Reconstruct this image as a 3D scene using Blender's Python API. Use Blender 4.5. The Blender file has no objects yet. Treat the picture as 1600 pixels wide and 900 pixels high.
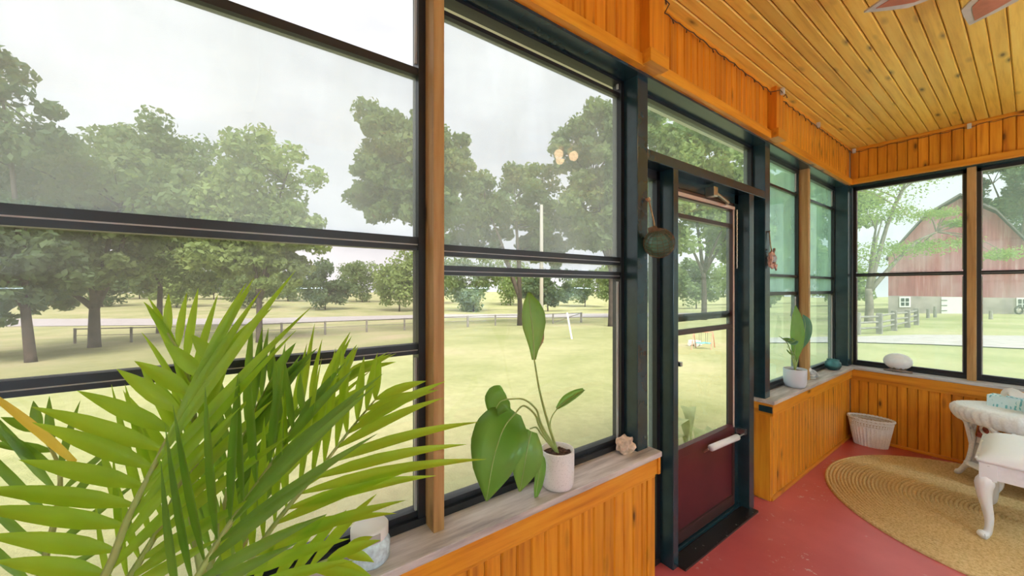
import bpy, bmesh, math, random
import numpy as np
from mathutils import Vector, Matrix, noise
random.seed(7)
scn = bpy.context.scene
COL = scn.collection
PI = math.pi

# ------------------------------------------------------------------ camera
F = 585.0
TH = math.atan2(814, 585); SN, CS = math.sin(TH), math.cos(TH)
CAM = Vector((1.083, 0.0, 1.5))
cd = bpy.data.cameras.new('camera'); cam = bpy.data.objects.new('camera', cd); COL.objects.link(cam)
cd.sensor_fit = 'HORIZONTAL'; cd.sensor_width = 36.0; cd.lens = 36.0 * F / 1600.0
cd.clip_start = 0.02; cd.clip_end = 600
cam.location = CAM; cam.rotation_euler = (PI / 2, 0, TH)
scn.camera = cam

# ------------------------------------------------------------------ light
scn.view_settings.view_transform = 'Standard'; scn.view_settings.look = 'None'
scn.view_settings.exposure = 0.75; scn.view_settings.gamma = 1.0
scn.view_settings.use_curve_mapping = False
SKY = 0.84; SUN = 4.0; BULB = 11.0; FILL_UP = 72.0; FILL_DOWN = 98.0
w = bpy.data.worlds.new('overcast_sky'); scn.world = w; w.use_nodes = True
nt = w.node_tree; nt.nodes.clear()
wo = nt.nodes.new('ShaderNodeOutputWorld'); wb = nt.nodes.new('ShaderNodeBackground')
tc = nt.nodes.new('ShaderNodeTexCoord'); nz = nt.nodes.new('ShaderNodeTexNoise')
mp = nt.nodes.new('ShaderNodeMapping'); mp.inputs['Scale'].default_value = (1, 1, 2.6)
nz.inputs['Scale'].default_value = 2.2; nz.inputs['Detail'].default_value = 5; nz.inputs['Roughness'].default_value = .5
rp = nt.nodes.new('ShaderNodeValToRGB')
rp.color_ramp.elements[0].position = .33; rp.color_ramp.elements[0].color = (.74, .75, .80, 1)
rp.color_ramp.elements[1].position = .62; rp.color_ramp.elements[1].color = (1.0, 1.0, 1.02, 1)
nt.links.new(tc.outputs['Generated'], mp.inputs[0]); nt.links.new(mp.outputs[0], nz.inputs['Vector'])
nt.links.new(nz.outputs['Fac'], rp.inputs[0]); nt.links.new(rp.outputs[0], wb.inputs['Color'])
wb.inputs['Strength'].default_value = SKY; nt.links.new(wb.outputs[0], wo.inputs[0])
sd = bpy.data.lights.new('sun', 'SUN'); sd.energy = SUN; sd.angle = math.radians(35); sd.color = (1, .97, .9)
so = bpy.data.objects.new('sun', sd); COL.objects.link(so)
so.rotation_euler = Vector((-.62, .22, -.75)).to_track_quat('-Z', 'Y').to_euler()

# ------------------------------------------------------------------ pixel helpers (1600x900 frame)
def ray(u, v):
    a = (u - 800) / F; b = (450 - v) / F
    return Vector((-SN + CS * a, CS + SN * a, b))
def P(u, v, X=None, Y=None, Z=None, D=None):
    d = ray(u, v)
    if X is not None: t = (X - CAM.x) / d.x
    elif Y is not None: t = (Y - CAM.y) / d.y
    elif Z is not None: t = (Z - CAM.z) / d.z
    else: t = D
    return CAM + d * t
RGT = Vector((CS, SN, 0)); FWD = Vector((-SN, CS, 0)); UP = Vector((0, 0, 1))
def zg(x, y):                                   # lawn: falls away gently from the porch, flat then rising past the road
    xx = max(0.0, -x)
    z = -.6 - .04 * min(xx, 62) - .008 * max(0.0, min(y, 90))
    if xx > 75: z += (min(xx, 170) - 75) * .022
    return z
def G(u, v):                                    # point of the lawn seen at a pixel
    d = ray(u, v); t = 1.0
    for k in range(4000):
        p = CAM + d * t
        if p.z <= zg(p.x, p.y): break
        t *= 1.004
    return Vector((p.x, p.y, zg(p.x, p.y)))
def depth(p): return (p - CAM).dot(FWD)

# ------------------------------------------------------------------ materials
MATS = {}
def new_mat(name):
    m = bpy.data.materials.new(name); m.use_nodes = True; n = m.node_tree; n.nodes.clear()
    o = n.nodes.new('ShaderNodeOutputMaterial'); MATS[name] = m
    return m, n, o
def N(n, t, **kw):
    x = n.nodes.new(t)
    for k, v in kw.items():
        if k in x.inputs: x.inputs[k].default_value = v
        else: setattr(x, k, v)
    return x
def mixc(n, fac, a, b, mode='MIX'):
    x = n.nodes.new('ShaderNodeMix'); x.data_type = 'RGBA'; x.blend_type = mode
    for i, s in ((0, fac), (6, a), (7, b)):
        if hasattr(s, 'links'): n.links.new(s, x.inputs[i])
        else: x.inputs[i].default_value = s if i == 0 else (*s, 1)[:4]
    return x.outputs[2]
def bsdf(n, o, col=(.5, .5, .5), rough=.5, spec=.5, metal=0, trans=0):
    b = N(n, 'ShaderNodeBsdfPrincipled'); 
    if hasattr(col, 'links'): n.links.new(col, b.inputs['Base Color'])
    else: b.inputs['Base Color'].default_value = (*col, 1)
    b.inputs['Roughness'].default_value = rough; b.inputs['Specular IOR Level'].default_value = spec
    b.inputs['Metallic'].default_value = metal; b.inputs['Transmission Weight'].default_value = trans
    n.links.new(b.outputs[0], o.inputs[0]); return b
def bump(n, b, h, dist=.002, s=.5):
    k = N(n, 'ShaderNodeBump', Strength=s, Distance=dist); n.links.new(h, k.inputs['Height']); n.links.new(k.outputs[0], b.inputs['Normal'])
def coords(n, scale=(1, 1, 1), rnd=True, kind='Object'):
    t = N(n, 'ShaderNodeTexCoord'); src = t.outputs[kind]
    if rnd:
        oi = N(n, 'ShaderNodeObjectInfo'); mu = N(n, 'ShaderNodeMath', operation='MULTIPLY'); mu.inputs[1].default_value = 37.0
        n.links.new(oi.outputs['Random'], mu.inputs[0])
        ad = N(n, 'ShaderNodeVectorMath', operation='ADD'); n.links.new(src, ad.inputs[0]); n.links.new(mu.outputs[0], ad.inputs[1]); src = ad.outputs[0]
    m = N(n, 'ShaderNodeMapping'); m.inputs['Scale'].default_value = scale; n.links.new(src, m.inputs[0]); return m.outputs[0]
def ramp(n, fac, stops):
    r = N(n, 'ShaderNodeValToRGB'); e = r.color_ramp.elements
    while len(e) < len(stops): e.new(.5)
    for i, (p, c) in enumerate(stops): e[i].position = p; e[i].color = (*c, 1) if len(c) == 3 else c
    n.links.new(fac, r.inputs[0]); return r.outputs[0]
def noise_tex(n, vec, scale, detail=3, rough=.5):
    t = N(n, 'ShaderNodeTexNoise', Scale=scale, Detail=detail, Roughness=rough); n.links.new(vec, t.inputs['Vector']); return t.outputs['Fac']

def plain(name, col, rough=.5, spec=.5, metal=0, var=.0, vscale=20, bmp=0):
    m, n, o = new_mat(name); c = col
    if var or bmp:
        v = coords(n); f = noise_tex(n, v, vscale, 4)
        if var: c = ramp(n, f, [(.3, tuple(x * (1 - var) for x in col)), (.7, tuple(min(1, x * (1 + var)) for x in col))])
    b = bsdf(n, o, c, rough, spec, metal)
    if bmp: bump(n, b, f, bmp)
    return m
def wood(name, axis, lo, mid, hi, rough=.32, knots=True):
    m, n, o = new_mat(name)
    s = {'X': (1.3, 24, 24), 'Y': (24, 1.3, 24), 'Z': (24, 24, 1.3)}[axis]
    v = coords(n, s); g = noise_tex(n, v, 1.6, 5, .6)
    c = ramp(n, g, [(.25, lo), (.5, mid), (.75, hi)])
    oi = N(n, 'ShaderNodeObjectInfo')
    c = mixc(n, .55, c, ramp(n, oi.outputs['Random'], [(0, (.62, .56, .5)), (.5, (.86, .84, .8)), (1, (1, 1, 1))]), 'MULTIPLY')
    if knots:
        ks = {'X': (3.6, 11, 11), 'Y': (11, 3.6, 11), 'Z': (11, 11, 3.6)}[axis]
        vo = N(n, 'ShaderNodeTexVoronoi', Scale=1.0); n.links.new(coords(n, ks), vo.inputs['Vector'])
        dd = ramp(n, vo.outputs['Distance'], [(.07, (1, 1, 1)), (.12, (.45, .45, .45)), (.24, (0, 0, 0))])
        sp = N(n, 'ShaderNodeSeparateColor'); n.links.new(vo.outputs['Color'], sp.inputs[0])
        th = N(n, 'ShaderNodeMath', operation='GREATER_THAN'); th.inputs[1].default_value = .40; n.links.new(sp.outputs[0], th.inputs[0])
        mm = N(n, 'ShaderNodeMath', operation='MULTIPLY'); n.links.new(dd, mm.inputs[0]); n.links.new(th.outputs[0], mm.inputs[1])
        c = mixc(n, mm.outputs[0], c, tuple(x * .22 for x in lo))
    b = bsdf(n, o, c, rough, .45)
    bump(n, b, g, .0006, .35)
    return m
PINE = dict(lo=(.52, .145, .008), mid=(.76, .285, .018), hi=(.86, .38, .035))
wood('pine_vertical', 'Z', **PINE); wood('pine_along_y', 'Y', **PINE); wood('pine_along_x', 'X', **PINE)
wood('ceiling_pine', 'Y', (.62, .31, .035), (.86, .50, .075), (.92, .60, .12), .4)
wood('post_pine', 'Z', (.30, .14, .045), (.48, .26, .09), (.60, .37, .16), .5)
wood('shaded_pine', 'Z', (.48, .115, .006), (.72, .23, .012), (.82, .31, .022))  # darker, redder pine copy: shade on the near header put into the colour
plain('pine_backing', (.12, .04, .008), .7)
plain('black_paint', (.012, .034, .044), .22, .6, var=.25, vscale=9)
plain('black_vinyl', (.010, .011, .014), .35, .5)
plain('grey_track', (.42, .41, .40), .4)
plain('white_siding', (.75, .77, .78), .6, var=.05)
plain('white_trim', (.82, .80, .76), .5)
plain('burgundy', (.085, .012, .016), .3, .5, var=.2, vscale=5)
plain('brown_metal', (.045, .016, .014), .35, .5)
plain('beige_edge', (.62, .47, .38), .45)
plain('steel', (.5, .48, .44), .3, metal=1)
plain('white_plastic', (.80, .79, .78), .4)
plain('white_paint', (.88, .89, .92), .4, var=.04, vscale=60)
plain('wicker_white', (.88, .89, .92), .55, var=.08, vscale=90, bmp=.001)
plain('cushion_white', (.90, .92, .95), .8)
plain('glazed_pot', (.66, .70, .78), .3)
plain('soil', (.10, .055, .04), .95, var=.5, vscale=120, bmp=.004)
plain('stem_green', (.30, .38, .11), .5)
plain('rope', (.42, .30, .17), .9, var=.2, vscale=80)
plain('net_brown', (.16, .09, .05), .85)
plain('stone_pink', (.62, .45, .34), .85, var=.3, vscale=40, bmp=.004)
plain('shell_pink', (.62, .38, .33), .5, var=.35, vscale=45)
plain('shell_grey', (.45, .50, .58), .4, var=.3, vscale=60)
plain('driftwood', (.25, .19, .16), .8, var=.3, vscale=30)
plain('bird_grey', (.40, .42, .45), .6, var=.35, vscale=40)
plain('bird_white', (.72, .74, .76), .6)
plain('bark', (.075, .055, .045), .95, var=.4, vscale=3, bmp=.03)
plain('pale_bark', (.20, .17, .14), .95, var=.3, vscale=3)
plain('fence_grey', (.26, .24, .22), .9, var=.3, vscale=4)
plain('pole_grey', (.46, .42, .37), .9)
plain('asphalt', (.42, .39, .38), .9, var=.1, vscale=1.5)
plain('gravel', (.46, .41, .40), .95, var=.15, vscale=2)
plain('stone_wall', (.42, .37, .36), .95, var=.25, vscale=.9)
plain('roof_dark', (.16, .15, .15), .8)
plain('dark_pane', (.05, .07, .08), .1)
plain('tyre', (.03, .03, .03), .8)
plain('orange_metal', (.65, .28, .18), .5)
plain('fan_border', (.47, .42, .37), .45, var=.1)
plain('fan_inset', (.40, .13, .07), .5, var=.15)
plain('fan_metal', (.30, .18, .08), .3, metal=.8)
plain('red_cover', (.40, .09, .06), .6, var=.5, vscale=60)
plain('grey_cover', (.42, .42, .44), .6, var=.2, vscale=50)
plain('paper', (.75, .72, .70), .8)
plain('aqua_wax', (.25, .62, .66), .3)
plain('frosted_blue', (.62, .74, .82), .2, .5, var=.25, vscale=70)
plain('yellow_stem', (.75, .50, .05), .5)
plain('hosta', (.55, .64, .28), .6, var=.3, vscale=6)
plain('wire_dark', (.05, .03, .02), .6)
plain('clip_white', (.6, .55, .48), .5)

def leafmat(name, a, b, tr, rough=.4, spec=.4, vs=7, tf=.4, kind='Object'):
    m, n, o = new_mat(name); v = coords(n, kind=kind)
    c = ramp(n, noise_tex(n, v, vs, 2), [(.3, a), (.7, b)])
    p = N(n, 'ShaderNodeBsdfPrincipled', Roughness=rough); p.inputs['Specular IOR Level'].default_value = spec
    n.links.new(c, p.inputs['Base Color'])
    t = N(n, 'ShaderNodeBsdfTranslucent'); t.inputs[0].default_value = (*tr, 1)
    x = N(n, 'ShaderNodeMixShader'); x.inputs[0].default_value = tf
    n.links.new(p.outputs[0], x.inputs[1]); n.links.new(t.outputs[0], x.inputs[2]); n.links.new(x.outputs[0], o.inputs[0])
    return m
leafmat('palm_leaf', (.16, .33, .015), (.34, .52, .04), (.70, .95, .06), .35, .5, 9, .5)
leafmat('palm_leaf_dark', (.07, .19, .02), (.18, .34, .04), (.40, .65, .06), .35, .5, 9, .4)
leafmat('palm_stem', (.36, .46, .12), (.48, .52, .20), (.4, .5, .1), .4, .4, 9, .15)
leafmat('midrib_green', (.50, .60, .22), (.58, .66, .28), (.6, .75, .3), .4, .4, 9, .3)
leafmat('yellow_leaf', (.80, .55, .06), (.88, .66, .10), (.95, .75, .1), .4, .4, 9, .4)
leafmat('banana_leaf', (.13, .32, .05), (.30, .48, .12), (.50, .80, .12), .3, .5, 5, .35)
leafmat('teal_leaf', (.08, .25, .16), (.16, .34, .20), (.2, .5, .25), .35, .5, 8, .3)
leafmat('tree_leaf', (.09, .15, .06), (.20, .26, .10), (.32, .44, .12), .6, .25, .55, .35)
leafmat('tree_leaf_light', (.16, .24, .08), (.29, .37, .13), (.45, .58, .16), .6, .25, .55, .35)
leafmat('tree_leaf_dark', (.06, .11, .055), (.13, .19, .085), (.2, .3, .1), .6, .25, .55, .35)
leafmat('locust_leaf', (.16, .27, .06), (.30, .40, .12), (.45, .6, .15), .6, .25, .8, .4)

def pane(name, tint, haze, hcol=(.85, .88, .92), gl=1.0):
    m, n, o = new_mat(name)
    t = N(n, 'ShaderNodeBsdfTransparent'); t.inputs[0].default_value = (*tint, 1)
    h = N(n, 'ShaderNodeBsdfTranslucent'); h.inputs[0].default_value = (*hcol, 1)
    v = coords(n, (1, 1, .35)); hz = noise_tex(n, v, 5, 4)
    mr = N(n, 'ShaderNodeMapRange'); mr.inputs[1].default_value = .25; mr.inputs[2].default_value = .8
    mr.inputs[3].default_value = haze * .75; mr.inputs[4].default_value = haze * 1.3; n.links.new(hz, mr.inputs[0])
    x = N(n, 'ShaderNodeMixShader'); n.links.new(mr.outputs[0], x.inputs[0]); n.links.new(t.outputs[0], x.inputs[1]); n.links.new(h.outputs[0], x.inputs[2])
    g = N(n, 'ShaderNodeBsdfGlossy', Roughness=.015); lw = N(n, 'ShaderNodeLayerWeight', Blend=.5)
    pw = N(n, 'ShaderNodeMath', operation='POWER'); pw.inputs[1].default_value = 5.0; n.links.new(lw.outputs['Facing'], pw.inputs[0])
    nm = N(n, 'ShaderNodeMath', operation='MULTIPLY_ADD'); nm.inputs[1].default_value = .5 * gl; nm.inputs[2].default_value = .03 * gl
    n.links.new(pw.outputs[0], nm.inputs[0])
    y = N(n, 'ShaderNodeMixShader'); n.links.new(nm.outputs[0], y.inputs[0]); n.links.new(x.outputs[0], y.inputs[1]); n.links.new(g.outputs[0], y.inputs[2])
    n.links.new(y.outputs[0], o.inputs[0]); return m
pane('clear_pane', (.99, .99, .985), .01)
pane('hazy_vinyl', (.95, .97, .98), .21)
pane('screen_mesh', (.90, .88, .88), .09, (.8, .78, .78), .3)
pane('lower_vinyl', (.98, .98, .965), .03)
pane('teal_vinyl', (.84, .96, .94), .34, (.68, 1.0, .93))
pane('teal_lower', (.88, .96, .95), .16, (.75, .95, .9))
pane('end_vinyl', (.93, .985, .965), .14, (.75, .95, .9))
pane('door_vinyl', (.94, .975, .965), .11, (.8, .95, .92))

def glassy(name, col, rough=.02):
    m, n, o = new_mat(name)
    t = N(n, 'ShaderNodeBsdfTransparent'); t.inputs[0].default_value = (*col, 1)
    g = N(n, 'ShaderNodeBsdfGlossy', Roughness=rough); fr = N(n, 'ShaderNodeLayerWeight', Blend=.35)
    d = N(n, 'ShaderNodeBsdfTranslucent'); d.inputs[0].default_value = (*col, 1)
    x0 = N(n, 'ShaderNodeMixShader'); x0.inputs[0].default_value = .4
    n.links.new(t.outputs[0], x0.inputs[1]); n.links.new(d.outputs[0], x0.inputs[2])
    x = N(n, 'ShaderNodeMixShader'); n.links.new(fr.outputs['Fresnel'], x.inputs[0]); n.links.new(x0.outputs[0], x.inputs[1]); n.links.new(g.outputs[0], x.inputs[2])
    n.links.new(x.outputs[0], o.inputs[0])
    if name == 'jar_glass': x0.inputs[0].default_value = .6; d.inputs[0].default_value = (.9, .95, 1, 1)
    return m
glassy('jar_glass', (.86, .93, .97)); glassy('aqua_glass', (.50, .86, .88)); glassy('float_glass', (.55, .80, .70))

def emit(name, col, s):
    m, n, o = new_mat(name); e = N(n, 'ShaderNodeEmission', Strength=s); e.inputs[0].default_value = (*col, 1); n.links.new(e.outputs[0], o.inputs[0]); return m
emit('lamp_globe', (1, .62, .32), BULB); emit('fill_up_glow', (.80, .91, 1.0), FILL_UP); emit('fill_down_glow', (.60, .86, 1.0), FILL_DOWN)  # last two glow for the added fill lights on the house wall

# floor paint, worn
m, n, o = new_mat('red_floor_paint')
v = coords(n, rnd=False, kind='Object')
c = ramp(n, noise_tex(n, v, 3, 4), [(.3, (.48, .075, .070)), (.7, (.58, .11, .105))])
ch = noise_tex(n, v, 22, 6, .72); pz = noise_tex(n, v, 2.3, 2)
chip = N(n, 'ShaderNodeMath', operation='MULTIPLY')
n.links.new(ramp(n, ch, [(.60, (0, 0, 0)), (.63, (1, 1, 1))]), chip.inputs[0]); n.links.new(ramp(n, pz, [(.52, (0, 0, 0)), (.6, (1, 1, 1))]), chip.inputs[1])
c = mixc(n, chip.outputs[0], c, (.62, .50, .46))
b = bsdf(n, o, c, .34, .5); bump(n, b, noise_tex(n, v, 14, 3), .002, .25)
# threshold, black with white scuffs
m, n, o = new_mat('scuffed_black')
v = coords(n, rnd=False); ch = noise_tex(n, v, 30, 6, .75)
c = mixc(n, ramp(n, ch, [(.64, (0, 0, 0)), (.67, (1, 1, 1))]), (.012, .010, .010), (.5, .47, .45)); bsdf(n, o, c, .3)
# weathered sill
m, n, o = new_mat('weathered_sill_y'); v = coords(n, (16, 1.6, 16), rnd=False); g = noise_tex(n, v, 1.5, 6, .65)
bsdf(n, o, ramp(n, g, [(.25, (.20, .17, .17)), (.45, (.46, .39, .36)), (.62, (.64, .57, .54)), (.8, (.76, .70, .68))]), .42)
m, n, o = new_mat('weathered_sill_x'); v = coords(n, (1.6, 16, 16), rnd=False); g = noise_tex(n, v, 1.5, 6, .65)
bsdf(n, o, ramp(n, g, [(.25, (.28, .25, .25)), (.5, (.50, .46, .46)), (.8, (.68, .65, .66))]), .42)
# lawn
m, n, o = new_mat('lawn_grass'); v = coords(n, rnd=False)
g1 = noise_tex(n, v, .22, 5, .6); g2 = noise_tex(n, v, 5, 4, .7)
c = ramp(n, g1, [(.35, (.34, .36, .16)), (.55, (.45, .44, .23)), (.72, (.54, .47, .30))])
c = mixc(n, .45, c, ramp(n, g2, [(.3, (.55, .58, .5)), (.7, (1, 1, .95))]), 'MULTIPLY'); b = bsdf(n, o, c, .9, .1)
bump(n, b, noise_tex(n, v, 40, 3), .03, .6)
# barn boards
m, n, o = new_mat('barn_boards'); v = coords(n, (3.2, 3.2, .12), rnd=False); g = noise_tex(n, v, 1.4, 6, .7)
g2 = noise_tex(n, coords(n, (.25, .25, .12), rnd=False), 1.5, 3)
c = ramp(n, g, [(.3, (.28, .085, .095)), (.55, (.42, .15, .165)), (.75, (.54, .36, .38))])
c = mixc(n, ramp(n, g2, [(.45, (0, 0, 0)), (.7, (.6, .6, .6))]), c, (.54, .43, .46)); bsdf(n, o, c, .9, .1)
# speckled pot
m, n, o = new_mat('speckled_pot'); v = coords(n, rnd=False); vo = N(n, 'ShaderNodeTexVoronoi', Scale=190.0); n.links.new(v, vo.inputs['Vector'])
c = ramp(n, vo.outputs['Distance'], [(.12, (.35, .32, .32)), (.24, (.80, .78, .77))]); bsdf(n, o, c, .5)
# jute
m, n, o = new_mat('jute'); v = coords(n, rnd=False)
c = ramp(n, noise_tex(n, v, 70, 3, .7), [(.3, (.52, .33, .13)), (.55, (.74, .53, .26)), (.8, (.82, .64, .37))])
c = mixc(n, .5, c, ramp(n, noise_tex(n, v, 2.5, 3), [(.3, (.75, .7, .62)), (.7, (1, 1, 1))]), 'MULTIPLY'); b = bsdf(n, o, c, .9, .15)
bump(n, b, noise_tex(n, v, 160, 2), .002, .6)
# tissue box print
m, n, o = new_mat('teal_print'); v = coords(n, rnd=False); vo = N(n, 'ShaderNodeTexVoronoi', Scale=26.0); n.links.new(v, vo.inputs['Vector'])
wv = N(n, 'ShaderNodeTexWave', Scale=14.0, Distortion=6.0); n.links.new(v, wv.inputs['Vector'])
mm = N(n, 'ShaderNodeMath', operation='MULTIPLY'); n.links.new(ramp(n, vo.outputs['Distance'], [(.45, (1, 1, 1)), (.55, (0, 0, 0))]), mm.inputs[0]); n.links.new(ramp(n, wv.outputs['Fac'], [(.5, (0, 0, 0)), (.6, (1, 1, 1))]), mm.inputs[1])
bsdf(n, o, mixc(n, mm.outputs[0], (.66, .84, .88), (.16, .50, .55)), .6)
# chipped white bench paint
m, n, o = new_mat('chipped_white'); v = coords(n, rnd=False); ch = noise_tex(n, v, 26, 6, .7)
bsdf(n, o, mixc(n, ramp(n, ch, [(.67, (0, 0, 0)), (.69, (1, 1, 1))]), (.88, .89, .91), (.22, .19, .18)), .4)
# shingle
plain('white_shingle', (.74, .76, .77), .8, var=.1, vscale=3)

# ------------------------------------------------------------------ mesh helpers
OFF = {}
class MB:
    def __init__(s): s.v = []; s.f = []
    def add(s, vs, fs):
        k = len(s.v); s.v += [tuple(p) for p in vs]; s.f += [tuple(i + k for i in f) for f in fs]; return s
    def box(s, x0, x1, y0, y1, z0, z1, bev=0.0):
        if bev <= 0:
            vs = [(x, y, z) for x in (x0, x1) for y in (y0, y1) for z in (z0, z1)]
            return s.add(vs, [(0, 1, 3, 2), (4, 6, 7, 5), (0, 4, 5, 1), (2, 3, 7, 6), (0, 2, 6, 4), (1, 5, 7, 3)])
        b = min(bev, (x1 - x0) * .45, (y1 - y0) * .45, (z1 - z0) * .45)
        bm = bmesh.new(); bmesh.ops.create_cube(bm, size=1)
        for q in bm.verts: q.co = Vector(((x0 + x1) / 2 + q.co.x * (x1 - x0), (y0 + y1) / 2 + q.co.y * (y1 - y0), (z0 + z1) / 2 + q.co.z * (z1 - z0)))
        bmesh.ops.bevel(bm, geom=bm.edges[:], offset=b, segments=2, affect='EDGES', profile=.7)
        return s.bm(bm)
    def bm(s, bm, M=None):
        bm.verts.ensure_lookup_table(); bm.verts.index_update()
        vs = [tuple((M @ q.co) if M else q.co) for q in bm.verts]; fs = [tuple(q.index for q in f.verts) for f in bm.faces]
        bm.free(); return s.add(vs, fs)
    def tube(s, pts, rad, n=8, cap=True):
        pts = [Vector(p) for p in pts]; m = len(pts)
        if not hasattr(rad, '__len__'): rad = [rad] * m
        t0 = (pts[1] - pts[0]).normalized(); a = t0.orthogonal().normalized(); vs = []; fs = []
        for i, p in enumerate(pts):
            t = (pts[min(i + 1, m - 1)] - pts[max(i - 1, 0)]).normalized()
            a = (a - t * a.dot(t)); a = a.normalized() if a.length > 1e-6 else t.orthogonal().normalized(); b = t.cross(a)
            for k in range(n):
                g = 2 * PI * k / n; vs.append(p + (a * math.cos(g) + b * math.sin(g)) * rad[i])
        for i in range(m - 1):
            for k in range(n): fs.append((i * n + k, i * n + (k + 1) % n, (i + 1) * n + (k + 1) % n, (i + 1) * n + k))
        if cap: fs.append(tuple(range(n))[::-1]); fs.append(tuple((m - 1) * n + k for k in range(n)))
        return s.add(vs, fs)
    def lathe(s, prof, c=(0, 0, 0), n=32, sx=1, sy=1, rot=0, fn=None):
        vs = []; fs = []; cx, cy, cz = c; cr, sr = math.cos(rot), math.sin(rot)
        for j, (r, z) in enumerate(prof):
            for k in range(n):
                g = 2 * PI * k / n; rr = r * (fn(g, z) if fn else 1)
                x, y = rr * math.cos(g) * sx, rr * math.sin(g) * sy
                vs.append((cx + x * cr - y * sr, cy + x * sr + y * cr, cz + z))
        for j in range(len(prof) - 1):
            for k in range(n): fs.append((j * n + k, j * n + (k + 1) % n, (j + 1) * n + (k + 1) % n, (j + 1) * n + k))
        fs.append(tuple(range(n))[::-1]); fs.append(tuple((len(prof) - 1) * n + k for k in range(n)))
        return s.add(vs, fs)
    def ball(s, c, r, sub=2, sc=(1, 1, 1), jit=0, seed=0):
        bm = bmesh.new(); bmesh.ops.create_icosphere(bm, subdivisions=sub, radius=1)
        for q in bm.verts:
            k = 1 + (jit * noise.noise(q.co * 1.7 + Vector((seed, seed * 2, 0))) if jit else 0)
            q.co = Vector((c[0] + q.co.x * r * sc[0] * k, c[1] + q.co.y * r * sc[1] * k, c[2] + q.co.z * r * sc[2] * k))
        return s.bm(bm)
    def extrude(s, poly, d):                    # poly: 3-D points (planar), d: vector
        k = len(poly); d = Vector(d); vs = [Vector(p) for p in poly] + [Vector(p) + d for p in poly]
        fs = [tuple(range(k)), tuple(range(k, 2 * k))[::-1]] + [(i, (i + 1) % k, k + (i + 1) % k, k + i) for i in range(k)]
        return s.add(vs, fs)
    def leaf(s, spine, hw, nrm, fold=.25, twist=None, wav=0):
        spine = [Vector(p) for p in spine]; m = len(spine); vs = []; fs = []
        for i, p in enumerate(spine):
            t = (spine[min(i + 1, m - 1)] - spine[max(i - 1, 0)]).normalized(); nn = Vector(nrm)
            if twist: nn = Matrix.Rotation(twist * i / m, 3, t) @ nn
            sd = t.cross(nn); sd = sd.normalized() if sd.length > 1e-5 else t.orthogonal().normalized(); nn = sd.cross(t).normalized()
            h = hw[i]; ww = wav * math.sin(i * 2.1) * h
            for q in (-1, -.5, 0, .5, 1): vs.append(p + sd * h * q + nn * (abs(q) * h * fold + ww * abs(q)))
        for i in range(m - 1):
            for q in range(4): a = i * 5 + q; fs.append((a, a + 1, a + 6, a + 5))
        return s.add(vs, fs)
    def build(s, name, mat, parent=None, smooth=False, loc=None):
        off = OFF.get(parent.name, Vector((0, 0, 0))) if parent else Vector((0, 0, 0))
        l = Vector(loc) if loc is not None else Vector((0, 0, 0))
        me = bpy.data.meshes.new(name); k = off + l
        me.from_pydata([(x - k.x, y - k.y, z - k.z) for x, y, z in s.v], [], s.f); me.validate()
        bm = bmesh.new(); bm.from_mesh(me); bmesh.ops.recalc_face_normals(bm, faces=bm.faces[:]); bm.to_mesh(me); bm.free()
        me.materials.append(MATS[mat])
        if smooth: me.polygons.foreach_set('use_smooth', [True] * len(me.polygons))
        o = bpy.data.objects.new(name, me); COL.objects.link(o)
        if parent: o.parent = parent
        if loc is not None: o.location = l
        OFF[o.name] = k
        return o
def tag(o, label=None, cat=None, group=None, kind=None):
    if label: o['label'] = label
    if cat: o['category'] = cat
    if group: o['group'] = group
    if kind: o['kind'] = kind
    return o
def thing(name, label, cat, loc, group=None):
    o = bpy.data.objects.new(name, None); COL.objects.link(o); o.location = loc; o.empty_display_size = .05
    OFF[o.name] = Vector(loc); return tag(o, label, cat, group)
def inst(me, name, parent, loc, rot=(0, 0, 0)):
    o = bpy.data.objects.new(name, me); COL.objects.link(o); o.parent = parent
    o.location = Vector(loc) - OFF.get(parent.name, Vector((0, 0, 0))); o.rotation_euler = rot; return o
def struct(o, label): return tag(o, label=label, kind='structure')
def bez(pts, n=24):                             # Catmull-Rom through points
    pts = [Vector(p) for p in pts]; q = [pts[0] * 2 - pts[1]] + pts + [pts[-1] * 2 - pts[-2]]; out = []; m = len(pts) - 1
    for k in range(n + 1):
        t = k / n * m; i = min(int(t), m - 1); t -= i; a, b, c, d = q[i:i + 4]
        out.append(.5 * ((2 * b) + (c - a) * t + (2 * a - 5 * b + 4 * c - d) * t * t + (3 * b - a - 3 * c + d) * t ** 3))
    return out

# ------------------------------------------------------------------ dimensions (metres)
YE = 5.0; XH = 2.75; YB = -2.4; ZC = 2.90; ZH = 2.54; ZS = .71; PW = .067

# ------------------------------------------------------------------ terrain and ground surfaces
def grid(xs, ys, f):
    vs = [(x, y, f(x, y)) for x in xs for y in ys]; ny = len(ys)
    return vs, [(i * ny + j, (i + 1) * ny + j, (i + 1) * ny + j + 1, i * ny + j + 1) for i in range(len(xs) - 1) for j in range(ny - 1)]
xs = [-260, -200, -170, -140, -110, -90, -80, -75, -70, -62, -50, -40, -30, -20, -12, -6, -3, 0, 4, 10, 20, 40, 80, 140]
ys = [-160, -100, -60, -30, -15, -6, 0, 6, 12, 20, 30, 45, 60, 75, 90, 120, 180, 260]
v_, f_ = grid(xs, ys, zg); mb = MB(); mb.add(v_, f_)
struct(mb.build('ground', 'lawn_grass', smooth=True), 'mown green and straw-coloured lawn falling away from the porch')
def strip(name, mat, edge_a, edge_b, lift, label):
    vs = []; 
    for a, b in zip(edge_a, edge_b):
        for k in range(4):
            p = a.lerp(b, k / 3); vs.append((p.x, p.y, zg(p.x, p.y) + lift))
    fs = [(i * 4 + k, i * 4 + k + 1, i * 4 + k + 5, i * 4 + k + 4) for i in range(len(edge_a) - 1) for k in range(3)]
    struct(MB().add(vs, fs).build(name, mat, smooth=True), label)
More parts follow.
